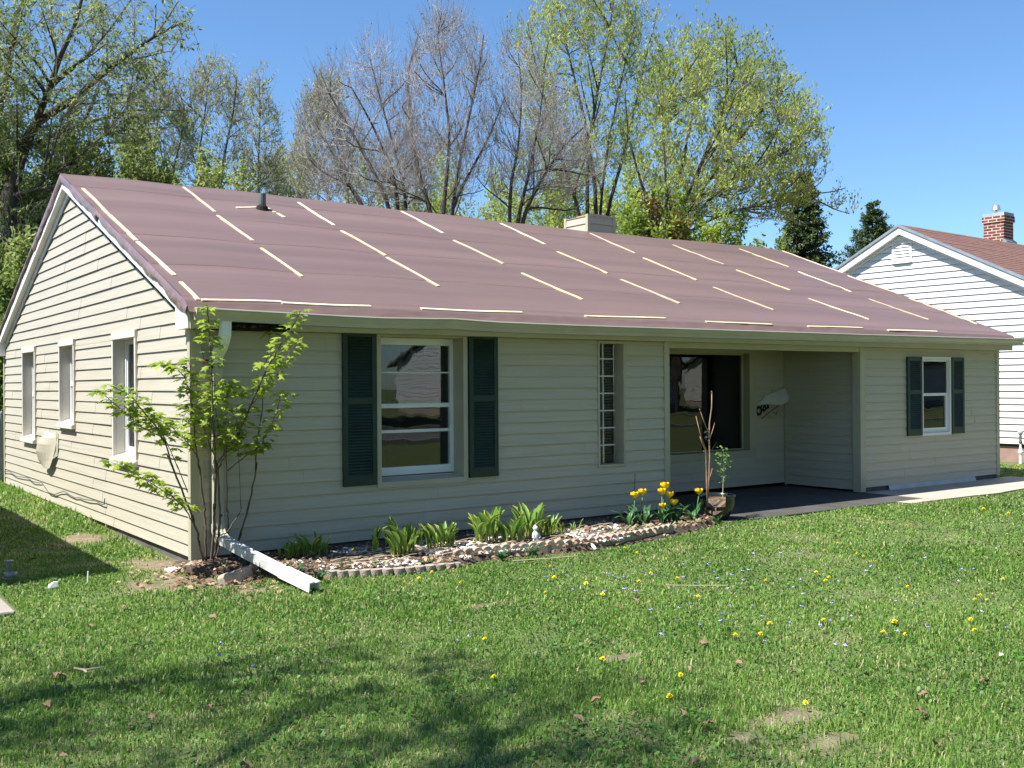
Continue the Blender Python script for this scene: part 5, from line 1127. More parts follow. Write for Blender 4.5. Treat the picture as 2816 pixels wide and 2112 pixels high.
# ------------------------------------------------------------------ pot with its two plants, bed ornaments
t = empty('glazed_pot', (5.99, -.76, -.068)); tag(t, 'broken dark glazed pot on the porch corner with a jagged open side', 'pot')
prof = [(.0, .0), (.115, .0), (.125, .015), (.165, .09), (.196, .17), (.205, .235), (.198, .265), (.215, .275), (.218, .292), (.208, .30), (.192, .292), (.188, .25), (.182, .17), (.15, .09), (.11, .03), (.0, .03)]
b = MB(); N = 64; c0 = R(212)
def keep(k, j):
    a = (2*math.pi*j/N-c0+math.pi) % (2*math.pi)-math.pi; z = prof[k][1]
    return not (abs(a) < .62 and z > .10+.16*abs(a)**1.5+.015*math.sin(j*1.1) and k < 13)
i0 = 0
for (r, z) in prof:
    for j in range(N): b.v.append((r*math.cos(2*math.pi*j/N), r*math.sin(2*math.pi*j/N), z))
inner = MB(); inner.v = list(b.v)
for k in range(len(prof)-1):
    for j in range(N):
        if keep(k, j): (b if k < 11 else inner).f.append((k*N+j, k*N+(j+1) % N, (k+1)*N+(j+1) % N, (k+1)*N+j))
b.build('glaze', M_POT, t, smooth=True); inner.build('inside', M_CLAY, t, smooth=True)
b = MB(); rr = random.Random(7)
pr = [(0, .235), (.10, .235), (.17, .225), (.183, .16)]
for k in range(len(pr)):
    for j in range(N):
        a = (2*math.pi*j/N-c0+math.pi) % (2*math.pi)-math.pi; sl = .09*max(0, 1-abs(a)/.9)*(pr[k][0]/.18)
        b.v.append((pr[k][0]*math.cos(2*math.pi*j/N), pr[k][0]*math.sin(2*math.pi*j/N), pr[k][1]-sl+rr.uniform(-.006, .006)))
for k in range(len(pr)-1):
    for j in range(N): b.f.append((k*N+j, k*N+(j+1) % N, (k+1)*N+(j+1) % N, (k+1)*N+j))
b.build('potting_soil', mat('potting_soil', (.17, .12, .085), .95, var=.45, vscale=25, bump=.6, bscale=80), t)
Z5, Z4 = (1640, 1200, 5.267), (1700, 850, 1.982)
def P5(pts, Y, o=Z5): return [pz(x, y, o, Y) for x, y in pts]
st = empty('bare_sapling', (5.9, -.80, .1)); tag(st, 'leafless brown sapling standing in the glazed pot', 'sapling'); b = MB(); o = st.location
sA = P5([(1610, 1010), (1600, 700), (1585, 200), (1530, 90), (1500, 0)], -.82); sB = P5([(1615, 900), (1632, 600), (1642, 300), (1635, 0)], -.80)+P5([(498, 620), (510, 530), (510, 450)], -.80, Z4)
b.tube([p-o for p in sA], [.011, .010, .008, .006, .005], 7); b.tube([p-o for p in sB], [.010, .009, .009, .009, .008, .007, .006], 7)
for q, r in ((P5([(497, 690), (470, 620), (445, 550)], -.80, Z4), .0055), (P5([(478, 765), (450, 690), (425, 590)], -.82, Z4), .0055), (P5([(500, 705), (515, 660), (525, 625)], -.79, Z4), .0055), (P5([(505, 775), (520, 750), (537, 725)], -.80, Z4), .004), (P5([(1640, 620), (1660, 540), (1682, 460)], -.79), .006), (P5([(1585, 270), (1560, 230), (1555, 205)], -.83), .004)): b.tube([p-o for p in q], [r, r*.85, r*.7], 6)
for (x, y, z_) in ((508, 455, Z4), (445, 552, Z4), (425, 592, Z4), (525, 627, Z4), (1682, 462, Z5)):
    p = pz(x, y, z_, -.80)-o; b.tube([p, p+Vector((0, 0, .02))], [.008, .003], 6)
b.build('branches', mat('bare_wood', (.30, .19, .12), .75, var=.3, vscale=20), st, smooth=True)
b = MB(); c = pz(485, 690, Z4, -.80)-o
for k in range(14): a = k*.9; b.tube([c+Vector((.022*math.cos(a), .02*math.sin(a), -.06+.010*k)), c+Vector((.022*math.cos(a+1.4), .02*math.sin(a+1.4), -.05+.010*k)), c+Vector((-.03*math.sin(a), .015, -.03+.008*k))], .004, 4)
b.build('twine', mat('grey_twine', (.05, .055, .06), .7), st)
lp = empty('potted_shrub', (6.08, -.74, .16)); tag(lp, 'slender leafy green plant in the right side of the pot', 'potted plant'); o = lp.location
sp = P5([(1828, 905), (1838, 650), (1845, 450), (1850, 250), (1820, 150)], -.74); MB().tube([p-o for p in sp], [.006, .005, .004, .003, .002], 6).build('stem', mat('pale_stem', (.36, .33, .2), .7), lp)
VV, FF, TT_ = [], [], []; rr = random.Random(17)
for (x, y, n_) in ((1820, 160, 6), (1870, 200, 5), (1760, 240, 10), (1830, 230, 6), (1880, 260, 7), (1900, 330, 6), (1790, 290, 7), (1760, 380, 7), (1910, 390, 7), (1850, 330, 5), (1890, 450, 6), (1780, 480, 6), (1830, 500, 6), (1790, 530, 4), (1870, 565, 4), (1830, 640, 6), (1800, 580, 2)):
    for k in range(n_):
        p = pz(x+rr.gauss(0, 26), y+rr.gauss(0, 20), Z5, -.74+rr.uniform(-.08, .08))-o; maple_leaf(VV, FF, TT_, p, Vector((rr.uniform(-1, 1), rr.uniform(-1, 1), rr.uniform(-.5, .3))), Vector((rr.gauss(0, .4), rr.gauss(0, .4)-.3, 1)), rr.uniform(.028, .048), rr.random(), .3)
npmesh('leaves', np.array(VV), np.array(FF), leafmat('shrub_leaf', (.07, .18, .03), (.22, .36, .08), .35), tint=np.array(TT_), parent=lp)
b = MB(); b.tube(P5([(553, 840), (556, 700), (560, 540)], -.12), [.004, .004, .005], 6); b.tube(P5([(548, 760), (556, 745), (566, 735)], -.12), .004, 5); tag(b.build('dry_stalk', M_STEM), 'single dry upright stalk against the siding behind the tulips', 'stalk')
# small white figure
b = MB(); b.lathe([(.0, 0), (.045, 0), (.047, .012), (.034, .02), (.030, .05), (.036, .075), (.030, .10), (.018, .118), (.014, .126), (.024, .138), (.027, .152), (.020, .168), (.0, .174)], n=16)
b.tube([(.03, -.01, .095), (.045, -.02, .06), (.02, -.035, .05)], [.011, .010, .008], 7); b.tube([(-.03, -.01, .095), (-.045, -.02, .06), (-.02, -.035, .05)], [.011, .010, .008], 7); b.lathe([(.016, .160), (.022, .166), (.0, .186)], (0, .004, 0), 10)
tag(b.build('garden_figurine', M_STAT, smooth=True, loc=(3.10, -1.02, -.04)), 'small white garden figurine standing behind the scalloped edging', 'figurine')
b = MB(); b.beam((3.62, -.85, -.01), (3.52, -1.34, -.01), .035, .006); b.beam((3.52, -1.34, -.008), (3.50, -1.47, -.085), .035, .006); tag(b.build('white_strip', M_WTRIM), 'bent white plastic strip lying over the scalloped edging', 'strip')
b = MB(); b.beam((1.08, -.45, -.03), (1.62, -.25, -.02), .10, .006); tag(b.build('flat_board', mat('grey_board', (.28, .28, .27), .8)), 'flat grey board lying at the foot of the wall', 'board')
rk = MB()
def rock(b, c, r, rr, sq=.7):
    i0 = len(b.v); P = [(0, 0, 1), (.9, 0, .4), (.28, .85, .45), (-.72, .53, .4), (-.72, -.53, .45), (.28, -.85, .4), (.72, .53, -.45), (-.28, .85, -.4), (-.9, 0, -.45), (-.28, -.85, -.4), (.72, -.53, -.45), (0, 0, -1)]
    ca, sa = math.cos(rr.uniform(0, 6.28)), 0; az = rr.uniform(0, 6.28); ca, sa = math.cos(az), math.sin(az)
    for (x, y, z) in P:
        k = r*rr.uniform(.75, 1.2); x, y = x*ca-y*sa, x*sa+y*ca; b.v.append((c[0]+x*k*1.25, c[1]+y*k, c[2]+z*k*sq))
    for f_ in ((0,1,2),(0,2,3),(0,3,4),(0,4,5),(0,5,1),(1,6,2),(2,7,3),(3,8,4),(4,9,5),(5,10,1),(6,7,2),(7,8,3),(8,9,4),(9,10,5),(10,6,1),(11,7,6),(11,8,7),(11,9,8),(11,10,9),(11,6,10)): b.f.append(tuple(i0+q for q in f_))
rr = random.Random(5); rock(rk, (-.07, -.17, -.05), .07, rr); tag(rk.build('broken_block', M_EDGE), 'broken grey concrete lump at the house corner', 'rubble')
rk = MB(); rock(rk, (-.22, -.10, -.07), .075, rr, .4); tag(rk.build('white_rock', M_STONE), 'flat white stone on the sandy soil by the corner', 'stone')
# concrete edging: every block is its own thing
def scallop(nsc, h, th=.055, pitch=.098):
    b = MB(); prof = []
    n_ = nsc*8
    for k in range(n_+1): q = (k % 8)/8 if k < n_ else 0; x = k*pitch/8; prof.append((x, h-.028+.028*math.sin(math.pi*((k/8) % 1))**.6))
    L_ = nsc*pitch
    top = [(x, 0, z) for x, z in prof]; poly = [(0, 0, -.08)]+[(L_, 0, -.08)]+top[::-1]
    b.prism(poly, (0, th, 0)); return b
def edging(pts, first_label, rows, low=False):
    acc = [Vector((x, y, 0)) for x, y in pts]; out_ = []; seglen = .59; i = 0; p = acc[0].copy(); k = 1
    while k < len(acc):
        need = seglen; q = p.copy(); st_ = p.copy()
        while k < len(acc) and need > 0:
            d = acc[k]-q; l = d.length
            if l <= need: q = acc[k].copy(); need -= l; k += 1
            else: q = q+d*(need/l); need = 0
        out_.append((st_, q.copy())); p = q
    return out_
ORD = ['first', 'second', 'third', 'fourth', 'fifth', 'sixth', 'seventh']
UP = [(2.03, -1.21), (2.31, -1.26), (2.62, -1.29), (2.9, -1.33), (3.29, -1.385), (3.49, -1.42), (3.86, -1.37), (4.19, -1.31), (4.65, -1.25), (4.85, -1.19)]
for i, (p, q) in enumerate(edging(UP, '', 0)):
    l = (q-p).length; ns = max(2, round(l/.098)); o = scallop(ns, .112).build('edging_block', M_EDGE, bevel=.004); o.location = (p.x, p.y, GZ); o.rotation_euler = (random.uniform(-.12, .05), random.uniform(-.02, .02), math.atan2(q.y-p.y, q.x-p.x))
    o.scale = ((l-.008)/(ns*.098), 1, 1); tag(o, f'scalloped concrete edging block, {ORD[i]} from the left in the raised row', 'edging', 'scalloped edging blocks')
LOW = [(.74, -1.18), (.92, -1.31), (1.22, -1.41), (1.47, -1.47), (1.79, -1.52), (1.90, -1.49)]
for i, (p, q) in enumerate(edging(LOW, '', 0)):
    l = (q-p).length; b = MB(); ns = max(2, round(l/.098)); poly = []
    for k in range(ns*8+1): poly.append((k*.098/8, -.030*abs(math.sin(math.pi*k/8))**.7, 0))
    poly += [(ns*.098, .05, 0), (0, .05, 0)]; b.prism(poly, (0, 0, .10)); o = b.build('edging_block', M_EDGE, bevel=.003); o.location = (p.x, p.y, GZ-.045); o.rotation_euler = (random.uniform(-.04, .06), 0, math.atan2(q.y-p.y, q.x-p.x)); o.scale = ((l-.01)/(ns*.098), 1, 1)
    tag(o, f'fluted flat topped edging block, {ORD[i]} from the left in the lower row', 'edging', 'fluted edging blocks')
o = scallop(4, .10, .07, .115).build('edging_block', M_EDGE, bevel=.004); o.location = (-.07, -1.03, GZ+.005); o.rotation_euler = (-.35, -.04, math.atan2(.25, .41)); tag(o, 'loose tilted scalloped edging block in front of the sapling', 'edging', 'scalloped edging blocks')

# bed litter: white stones, dead leaves, dry stalks (nobody could count these)
def in_bed(x, y):
    yb_ = np.interp(x, [p[0] for p in BED[1:-1]], [p[1] for p in BED[1:-1]]); return (x > -.15) & (x < 5.85) & (y < -.04) & (y > yb_+.02)
rr = random.Random(55); b = MB(); cnt = 0
while cnt < 1000:
    x = rr.uniform(.6, 4.6); y = rr.uniform(-1.5, -.2); w = float(fbm(np.array([x*2.3]), np.array([y*2.3]), 15)[0])
    if not in_bed(np.array([x]), np.array([y]))[0] or rr.random() > max(0, (w-.42)*6)*(1 if y < -.45 else .25)*(1.0 if 1.0 < x < 4 else .3): continue
    rock(b, (x, y, GZ+.052+rr.uniform(0, .02)), rr.uniform(.008, .024), rr); cnt += 1
tag(b.build('bed_stones', M_STONE), 'scattered white stones on the soil of the front bed', 'stones', kind='stuff')
def litter(name, n_, fn, size, material, label, cat, seed, z=.0):
    g = np.random.default_rng(seed); P = fn(g, n_); n_ = len(P); s = size*g.uniform(.5, 1.3, (n_, 1)); az = g.uniform(0, 6.28, (n_, 1)); d = np.concatenate([np.cos(az), np.sin(az), g.normal(0, .35, (n_, 1))], 1); e = np.concatenate([-np.sin(az), np.cos(az), g.normal(0, .35, (n_, 1))], 1)
    up = np.array([[0, 0, 1.]]); c1 = s*g.uniform(.0, .45, (n_, 1))
    V = np.stack([P-d*s, P-d*s*.3+e*s*.55+up*c1, P+d*s*.5+e*s*.45+up*c1*.7, P+d*s, P+d*s*.4-e*s*.5+up*c1*.9, P-d*s*.35-e*s*.5+up*c1*.6], 1)
    F = np.arange(6*n_).reshape(n_, 6); F4 = np.concatenate([F[:, [0, 1, 2, 5]], F[:, [2, 3, 4, 5]]]); ti = np.repeat(g.random(n_), 6)
    o = npmesh(name, V.reshape(-1, 3), F4, material, tint=ti); return tag(o, label, cat, kind='stuff')
M_LIT = leafmat('litter_leaf', (.13, .075, .045), (.48, .33, .21), .15, .8)
def f1(g, n_):
    x = g.uniform(-.2, 5.9, n_*3); y = g.uniform(-1.75, -.05, n_*3); yb_ = np.interp(x, [p[0] for p in BED[1:-1]], [p[1] for p in BED[1:-1]]); d = y-yb_
    k = (g.random(n_*3) < np.where(d > 0, .55+.45*(d < .3), np.clip(1+d/.16, 0, 1)*.35)) & (y < -.04); x, y = x[k][:n_], y[k][:n_]; return np.stack([x, y, np.where(y > np.interp(x, [p[0] for p in BED[1:-1]], [p[1] for p in BED[1:-1]]), GZ+.062, GZ+.012)+g.uniform(0, .022, len(x))], 1)
litter('leaf_litter', 2600, f1, .024, M_LIT, 'dead brown leaves strewn over the front bed', 'leaf litter', 3)
def f2(g, n_): 
    x = g.normal(.05, .28, n_); y = g.normal(-.72, .38, n_); return np.stack([x, y, ground_h(x, y)+g.uniform(.004, .03, n_)], 1)
litter('leaf_litter', 500, f2, .026, M_LIT, 'dead leaves heaped round the sapling and loose edging block', 'leaf litter', 4)
b = MB()
for k in range(70):
    x = rr.uniform(.7, 4.4); y = rr.uniform(-1.25, -.3)
    if not in_bed(np.array([x]), np.array([y]))[0]: continue
    a = rr.gauss(0, .5); l = rr.uniform(.12, .5); p = Vector((x, y, GZ+.075)); d = Vector((math.cos(a), math.sin(a)*.5, rr.uniform(-.02, .08))); b.tube([p, p+d*l*.5+Vector((0, 0, .01)), p+d*l], [.004, .0035, .0025], 4)
tag(b.build('dry_stalks', mat('dry_stalk', (.52, .42, .30), .8, var=.2, vscale=6)), 'pale dry stalks lying across the front bed', 'stalks', kind='stuff')

# ------------------------------------------------------------------ lawn
M_GRASS = bpy.data.materials.new('grass_blade'); M_GRASS.use_nodes = True; n = M_GRASS.node_tree.nodes; L = M_GRASS.node_tree.links
a = n.new('ShaderNodeAttribute'); a.attribute_name = 'tint'; cr = n.new('ShaderNodeValToRGB'); E_ = cr.color_ramp.elements
E_[0].position = 0; E_[0].color = (.028, .085, .014, 1); E_[1].position = 1; E_[1].color = (.56, .47, .27, 1)
for (p, c) in ((.35, (.11, .235, .034, 1)), (.62, (.215, .36, .062, 1)), (.80, (.34, .46, .12, 1)), (.90, (.50, .48, .23, 1))): e = E_.new(p); e.color = c
L.new(a.outputs['Fac'], cr.inputs[0]); pb = n['Principled BSDF']; L.new(cr.outputs[0], pb.inputs['Base Color']); pb.inputs['Roughness'].default_value = .5; pb.inputs['Specular IOR Level'].default_value = .3
tl = n.new('ShaderNodeBsdfTranslucent'); L.new(cr.outputs[0], tl.inputs[0]); ms = n.new('ShaderNodeMixShader'); ms.inputs[0].default_value = .45; L.new(pb.outputs[0], ms.inputs[1]); L.new(tl.outputs[0], ms.inputs[2]); L.new(ms.outputs[0], n['Material Output'].inputs[0])
BX = np.array([p[0] for p in BED[1:-1]]); BY = np.array([p[1] for p in BED[1:-1]])
def lawn_ok(x, y, m=0.):
    ok = ~((x > -.03) & (x < LX+.05) & (y > -.03) & (y < DY+.1))
    ok &= ~((x > -.1) & (x < 5.95) & (y > np.interp(x, BX, BY)-.03) & (y < .1))
    ok &= ~((x > 5.9) & (x < 9.9) & (y > -.99) & (y < 1.5)); ok &= ~((x > 9.15) & (x < 30) & (y > -1.19-.06*np.sin(x*1.3)) & (y < -.17))
    ok &= ~((x < -1.63) & (x > -4.4) & (y > -1.13) & (y < .45)); ok &= ~((x > 16.85) & (y > -2.3) & (y < 8))
    ok &= ~((x < -2.75) & (x > -9.5) & (y > .7))
    return ok
def pts_band(d0, d1, dens, g, a0=-.10, a1=1.30):
    n_ = int(dens*(a1-a0)/2*(d1*d1-d0*d0)); d = np.sqrt(g.uniform(d0*d0, d1*d1, n_)); a = g.uniform(a0, a1, n_); return CAM.x+d*np.sin(a), CAM.y+d*np.cos(a), d
g = np.random.default_rng(77)
Xs, Ys, Ds = [], [], []
for (d0, d1, dn, a0, a1) in ((2.2, 4.2, 2600, -.3, 1.6), (4.2, 6, 10500, -.08, 1.33), (6, 8, 7800, -.08, 1.33), (8, 11, 4800, -.05, 1.33), (11, 15, 2400, -.02, 1.33), (15, 22, 1100, .02, 1.33)):
    x, y, d = pts_band(d0, d1, dn, g, a0, a1); k = lawn_ok(x, y); Xs.append(x[k]); Ys.append(y[k]); Ds.append(d[k])
x, y, d = np.concatenate(Xs), np.concatenate(Ys), np.concatenate(Ds)
s = soilness(x, y); lush = fbm(x*1.1, y*1.1, 91); fine_ = fbm(x*5, y*5, 93); k = g.random(len(x)) > np.clip(s*1.25, 0, .97); k &= g.random(len(x)) < .55+.9*np.clip(fine_-.25, 0, 1); x, y, d, lush, s, fine_ = x[k], y[k], d[k], lush[k], s[k], fine_[k]
n_ = len(x); print('blades', n_)
h = (.020+.026*np.clip(lush-.2, 0, 1)+.032*np.clip(fine_-.45, 0, 1))*g.uniform(.55, 1.45, n_); tall = g.random(n_) < .012; h[tall] *= 1.9
edge = (x > -.55) & (x < .0) & (y > .6); h[edge] *= g.uniform(1.1, 2.4, edge.sum())
w = .0029*g.uniform(.6, 1.5, n_)*np.clip(d/5.5, .9, 3.2)
az = g.uniform(0, 6.28, n_); lean = np.abs(g.normal(.55, .38, n_)); ti = np.clip(.47+.42*(fbm(x*.8+7, y*.8, 97)-.5)+.35*(fine_-.5)+g.normal(0, .17, n_)+.25*s, 0, .86)
dead = g.random(n_) < .08+.38*np.clip(fbm(x*1.7, y*1.7, 99)-.42, 0, 1)+.25*s; ti[dead] = g.uniform(.86, 1, dead.sum()); lean[dead] += .6
z = ground_h(x, y)-.004; ca, sa = np.cos(az), np.sin(az); wx, wy = -sa*w, ca*w
m_ = .55; l1 = np.sin(lean*.55)*h*m_; z1 = np.cos(lean*.55)*h*m_; l2 = l1+np.sin(np.minimum(lean*1.5, 2.1))*h*(1-m_); z2 = z1+np.cos(np.minimum(lean*1.5, 2.1))*h*(1-m_)
V = np.stack([np.stack([x-wx, y-wy, z], 1), np.stack([x+wx, y+wy, z], 1), np.stack([x+ca*l1-wx*.75, y+sa*l1-wy*.75, z+z1], 1), np.stack([x+ca*l1+wx*.75, y+sa*l1+wy*.75, z+z1], 1), np.stack([x+ca*l2, y+sa*l2, z+np.maximum(z2, .004)], 1)], 1)
b0 = np.arange(n_)[:, None]*5; F = np.concatenate([b0+np.array([[0, 1, 3]]), b0+np.array([[0, 3, 2]]), b0+np.array([[2, 3, 4]])])
tag(npmesh('grass', V.reshape(-1, 3), F, M_GRASS, tint=np.repeat(ti, 5)), 'short spring lawn grass with paler dry patches', 'grass', kind='stuff')
# broad leaved plants low in the lawn
Xs, Ys = [], []
for (d0, d1, dn) in ((3.5, 6, 420), (6, 9, 300), (9, 14, 150)):
    x, y, d = pts_band(d0, d1, dn, g); k = lawn_ok(x, y) & (g.random(len(x)) < np.clip((fbm(x*1.5, y*1.5, 103)-.42)*5, .03, 1)) & (soilness(x, y) < .4); Xs.append(x[k]); Ys.append(y[k])
for (cx, cy, r, c_) in ((.04, -5.66, .20, 330), (.52, -5.69, .12, 90), (1.2, -6.27, .10, 60), (1.76, -4.3, .3, 220), (-.9, -3.6, .35, 160), (2.8, -4.0, .7, 700), (3.2, -3.3, .7, 600), (-.8, -4.3, .4, 160)):
    Xs.append(g.normal(cx, r, c_)); Ys.append(g.normal(cy, r, c_))
x, y = np.concatenate(Xs), np.concatenate(Ys); n_ = len(x); az = g.uniform(0, 6.28, n_); r = g.uniform(.006, .0125, n_); z = ground_h(x, y)+g.uniform(.006, .032, n_); tx, ty = g.normal(0, .4, n_), g.normal(0, .4, n_)
pl = []
for q in range(6):
    t = az+q*math.pi/3; rad = r*(1.35 if q == 0 else 1); dx, dy = np.cos(t)*rad, np.sin(t)*rad; pl.append(np.stack([x+dx, y+dy, z+dx*tx+dy*ty], 1))
V = np.stack(pl, 1).reshape(-1, 3); F6 = np.arange(6*n_).reshape(n_, 6)
tag(npmesh('ground_cover', V, np.concatenate([F6[:, [0, 1, 2, 3]], F6[:, [0, 3, 4, 5]]]), leafmat('weed_leaf', (.045, .13, .024), (.13, .26, .05), .25, .45), tint=np.repeat(g.random(n_), 6)), 'low broad leaved clover and weeds in the lawn', 'ground cover', kind='stuff')

# dandelions, violets, fallen leaves: one of each kind built, then copied
def gh(x, y): return float(ground_h(np.array([x]), np.array([y]))[0])
dan = empty('dandelion'); b = MB(); b.tube([(0, 0, -.01), (.004, 0, .03), (.002, .0, .055)], .0022, 5); b.build('stem', M_TUL, dan)
b = MB(); rr = random.Random(9)
for ring, (r, nn, zz) in enumerate(((.021, 16, .052), (.015, 13, .058), (.009, 9, .063))):
    for k in range(nn):
        a = 2*math.pi*k/nn+ring*.3; c, s_ = math.cos(a), math.sin(a); w_ = .0034; b.quad((c*.002-s_*w_, s_*.002+c*w_, zz-.004), (c*.002+s_*w_, s_*.002-c*w_, zz-.004), (c*r+s_*w_, s_*r-c*w_, zz+rr.uniform(-.003, .004)), (c*r-s_*w_, s_*r+c*w_, zz+rr.uniform(-.003, .004)))
b.build('flower', M_DAN, dan)
DAND = [(2.48,-2.06),(1.72,-2.95),(2.03,-3.28),(2.23,-2.86),(2.18,-2.5),(2.55,-3.11),(2.94,-2.86),(3.48,-2.46),(2.89,-3.22),(2.5,-3.8),(3.59,-1.96),(3.65,-1.74),(3.36,-3.72),(4.01,-3.69),(3.84,-3.95),(3.89,-3.94),(5.06,-2.99),(5.14,-3.31),(5.03,-3.44),(4.94,-3.64),(4.09,-4.5),(4.19,-5.04),(4.0,-5.1),(4.14,-5.11),(4.95,-4.8),(3.4,-5.43),(3.2,-5.59),(3.02,-5.13),(2.75,-5.36),(2.62,-5.28),(2.64,-4.81),(2.25,-4.71),(2.03,-4.8),(1.87,-4.74),(.82,-4.67),(.95,-5.2),(.67,-5.4),(1.08,-5.93),(1.07,-1.93),(1.27,-1.82),(1.47,-1.72),(1.37,-2.28),(.56,-3.85),(.14,-4.57),(-.17,5.79),(-.08,5.96),(-.10,4.78),(9.25,-2.2),(9.04,-2.63),(8.74,-2.71),(7.11,-2.53),(5.48,-2.81),(15.6,.81),(15.38,.56),(15.9,.9)]
tag(dan, 'yellow dandelion in flower in the lawn', 'dandelion', 'dandelions in the lawn')
for i, (x, y) in enumerate(DAND):
    o = dan if i == 0 else dup(dan); o.location = (x, y, gh(x, y)-.008+random.uniform(-.01, .01)); o.rotation_euler = (random.uniform(-.3, .3), random.uniform(-.3, .3), random.uniform(0, 6)); s_ = random.uniform(.5, 1.0); o.scale = (s_, s_, 1)
o = dup(dan, (1.3, -.6, -.03)); tag(o, 'yellow dandelion among the stones of the front bed', 'dandelion'); 
b = MB()
for k, (a, r) in enumerate(((90, .011), (160, .010), (20, .010), (230, .012), (310, .012))):
    a = R(a); c, s_ = math.cos(a), math.sin(a); b.quad((0, 0, .05), (c*r*.6-s_*.005, -.002, .05+s_*r*.6+c*.005), (c*r, -.004, .05+s_*r), (c*r*.6+s_*.005, -.002, .05+s_*r*.6-c*.005))
    b.quad((0, 0, .052), (c*r*.6-s_*.005, s_*r*.6+c*.005, .052), (c*r, s_*r, .050), (c*r*.6+s_*.005, s_*r*.6-c*.005, .052))
vio = b.build('violet', M_VIO); tag(vio, 'tiny pale purple violet in the lawn', 'violet', 'violets in the lawn')
VIO = [(2.36,-2.26),(2.01,-2.59),(2.57,-2.21),(2.49,-2.5),(2.27,-2.57),(2.51,-2.78),(2.41,-2.95),(2.43,-3.03),(2.49,-3.02),(2.0,-3.36),(1.89,-3.09),(2.19,-3.35),(2.17,-3.42),(2.81,-3.01),(2.86,-3.05),(2.22,-3.45),(3.43,-2.74),(3.58,-2.88),(3.33,-3.22),(2.86,-3.33),(2.73,-3.57),(3.05,-3.52),(3.27,-3.43),(3.28,-3.47),(3.38,-3.46),(3.56,-3.37),(2.87,-3.79),(3.22,-3.62),(4.2,-2.86),(3.49,-3.94),(3.34,-4.01),(3.11,-4.3),(2.68,-4.4),(2.54,-4.28),(2.45,-4.15),(2.11,-4.0),(2.17,-4.04),(2.34,-3.97),(1.85,-4.02),(1.76,-4.34),(2.15,-4.38),(2.03,-4.5),(2.33,-4.78),(2.25,-4.85),(2.39,-4.52),(2.74,-4.56),(3.02,-4.61),(3.28,-4.51),(3.81,-4.06),(4.3,-4.0),(4.53,-3.9),(5.24,-3.59),(5.05,-3.79),(5.01,-4.0),(4.95,-4.23),(5.26,-3.95),(4.16,-4.34),(3.47,-4.83),(3.4,-5.0),(2.88,-4.88),(2.58,-4.92),(2.45,-4.95),(2.6,-5.4),(2.91,-5.44),(2.12,-5.38),(2.1,-5.32),(2.51,-5.39),(1.83,-5.01),(1.43,-4.52),(1.81,-4.5),(3.58,-5.39),(3.23,-5.78),(4.96,-4.44),(5.09,-4.49),(4.49,-4.69),(3.93,-4.52),(4.46,-2.98),(4.63,-3.03),(4.68,-3.07),(-.85,-3.03),(-.94,-3.3),(-.86,-3.62),(.6,-3.36),(.39,-3.81),(.46,-3.82)]
for i, (x, y) in enumerate(VIO):
    o = vio if i == 0 else dup(vio); o.location = (x, y, gh(x, y)+random.uniform(.0, .018)); o.rotation_euler = (random.uniform(-.4, .4), random.uniform(-.3, .3), random.uniform(0, 1)); o.scale = (random.uniform(.9, 1.5),)*3
def dead_leaf(seed):
    rr = random.Random(seed); b = MB(); N = 7
    for k in range(N+1):
        t = k/N; w_ = .030*math.sin(math.pi*(.06+.9*t))**.8; cz = .016*math.sin(t*3+rr.uniform(-.3, .3)); cu = rr.uniform(.2, .9)
        for q in (-1, -.5, 0, .5, 1): b.v.append((t*.085-.04, q*w_+.004*rr.uniform(-1, 1), cz+cu*.022*q*q+.004*rr.uniform(-1, 1)))
    for k in range(N):
        for q in range(4): i = k*5+q; b.f.append((i, i+1, i+6, i+5))
    return b.build('fallen_leaf', M_LEAFB, smooth=True)
LVS = [(1.59,-4.74),(1.94,-4.86),(2.11,-5.05),(1.42,-5.18),(1.08,-5.11),(.53,-5.6),(.33,-5.49),(.73,-5.11),(.46,-5.85),(1.75,-5.79),(1.5,-5.5),(1.4,-6.34),(1.64,-6.2),(2.13,-6.24),(1.07,-6.63),(.78,-6.64),(.11,-6.11),(4.02,-5.36),(.05,-5.39),(.29,-5.25),(1.81,-3.73),(2.09,-3.58),(-1.76,-3.07),(-1.79,-3.1),(-1.3,-4.14),(-.85,-3.9),(-.9,-4.7),(-1.58,-4.13),(-1.7,-4.15),(-2.05,-4.44),(-2.11,-3.39),(-1.83,-2.64),(-1.34,-1.93),(-1.77,-1.84),(-1.46,-5.03),(-1.95,-3.63),(-.6,-2.2),(-1.0,-1.5),(-.3,-1.9),(.3,-2.4),(-1.2,-.9),(-.5,-1.1),(6.2,-1.6),(5.2,-1.7),(4.2,-1.9),(7.4,-3.0),(3.1,-1.75),(2.5,-1.75),(-1.1,1.2),(-.8,1.9)]
srcs = [dead_leaf(s_) for s_ in (1, 2, 3)]
for i, (x, y) in enumerate(LVS):
    o = srcs[i] if i < 3 else dup(srcs[i % 3]); tag(o, 'curled brown fallen leaf lying on the grass', 'fallen leaf', 'fallen leaves on the lawn')
    o.location = (x, y, gh(x, y)+random.uniform(.022, .04)); o.rotation_euler = (random.uniform(-.5, .5), random.uniform(-.5, .5), random.uniform(0, 6)); o.scale = (random.uniform(.38, .78),)*3
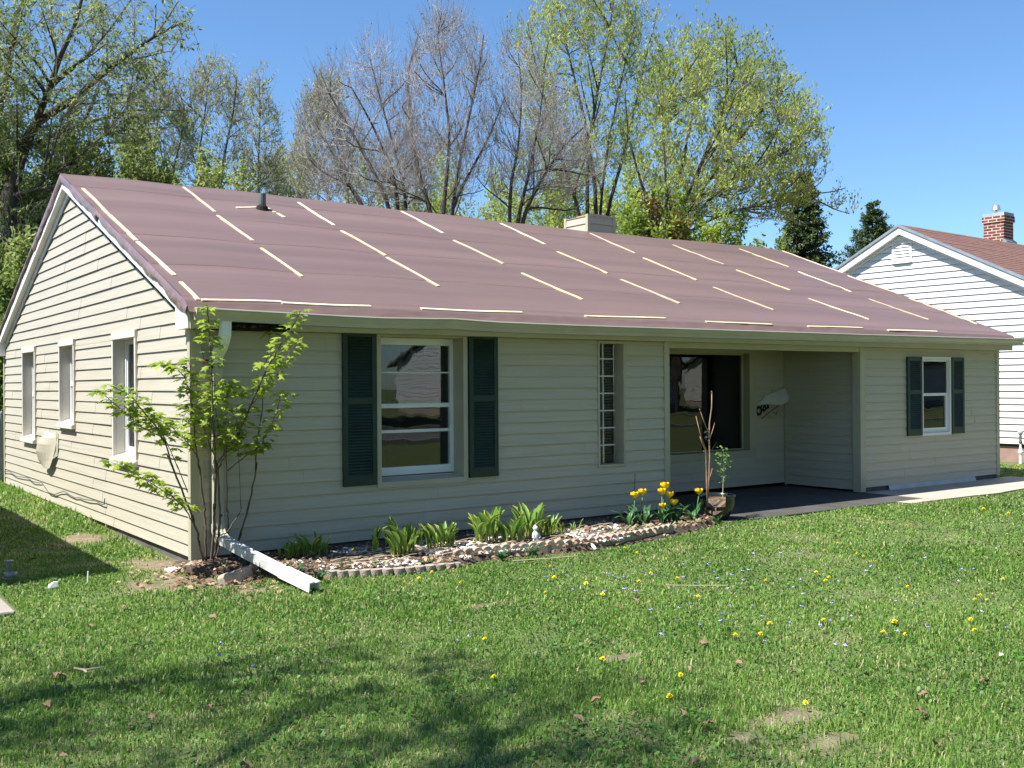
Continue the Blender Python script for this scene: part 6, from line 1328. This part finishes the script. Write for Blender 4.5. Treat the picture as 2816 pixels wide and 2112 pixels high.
b = MB(); b.tube([(-1.70, -3.08, -.035), (-1.66, -3.14, -.04), (-1.66, -3.2, -.04)], [.006, .008, .005], 6); b.tube([(-1.66, -3.14, -.04), (-1.56, -3.16, -.035)], [.007, .005], 6); tag(b.build('twig', mat('pale_twig', (.40, .32, .23), .8)), 'forked pale twig lying on the near left grass', 'twig')
b = MB(); b.tube([(2.58, -3.40, -.03), (2.75, -3.52, -.035), (2.95, -3.70, -.03)], .0035, 6); tag(b.build('twig', bpy.data.materials['pale_twig']), 'long straight pale twig among the violets', 'twig')
b = MB(); b.tube([(2.32, -1.72, -.04), (2.6, -1.86, -.03), (2.9, -1.92, -.03)], .005, 6); tag(b.build('twig', bpy.data.materials['pale_twig']), 'thin pale twig in the grass just off the raised edging', 'twig')
# small things on the left
t = empty('path_light', (-1.43, .50, -.06)); t.scale = (.68,)*3; tag(t, 'short clear plastic path light leaning in the left shade', 'path light')
M_CLR = mat('cloudy_plastic', (.22, .24, .24), .25, spec=.6); b = MB(); b.lathe([(.022, 0), (.026, .02), (.030, .12), (.034, .16)], n=14); b.build('stem', M_CLR, t, smooth=True); b = MB(); b.lathe([(.0, .178), (.05, .172), (.056, .162), (.03, .158)], (.012, 0, 0), 16); b.build('cap', M_CLR, t, smooth=True)
b = MB(); b.lathe([(.045, 0), (.052, .012), (.052, .04), (.045, .042), (.045, .01)], (-1.44, .34, -.06), 16); tag(b.build('plastic_ring', M_CLR, smooth=True), 'clear plastic ring lying beside the path light', 'ring')
b = MB(); b.prism([(-1.285, -.36, -.065), (-1.215, -.365, -.06), (-1.21, -.35, -.025), (-1.24, -.355, -.02), (-1.28, -.35, -.045)], (.0, .012, .004)); tag(b.build('plastic_scrap', M_WTRIM), 'white plastic scrap in the grass at the shade edge', 'scrap')
b = MB(); b.tube([(-.96, -.25, -.10), (-.955, -.25, .02)], .006, 6); tag(b.build('white_stake', M_WTRIM), 'thin white stake poking out of the grass', 'stake')
b = MB(); b.poly([(2.74, -5.99, -.062), (2.765, -5.975, -.052), (2.79, -5.985, -.055), (2.77, -6.0, -.062)]); b.poly([(2.765, -5.975, -.052), (2.80, -5.965, -.062), (2.79, -5.985, -.055)]); tag(b.build('paper_scrap', mat('paper', (.7, .68, .72), .8)), 'pale paper scrap on the grass at the right', 'scrap')
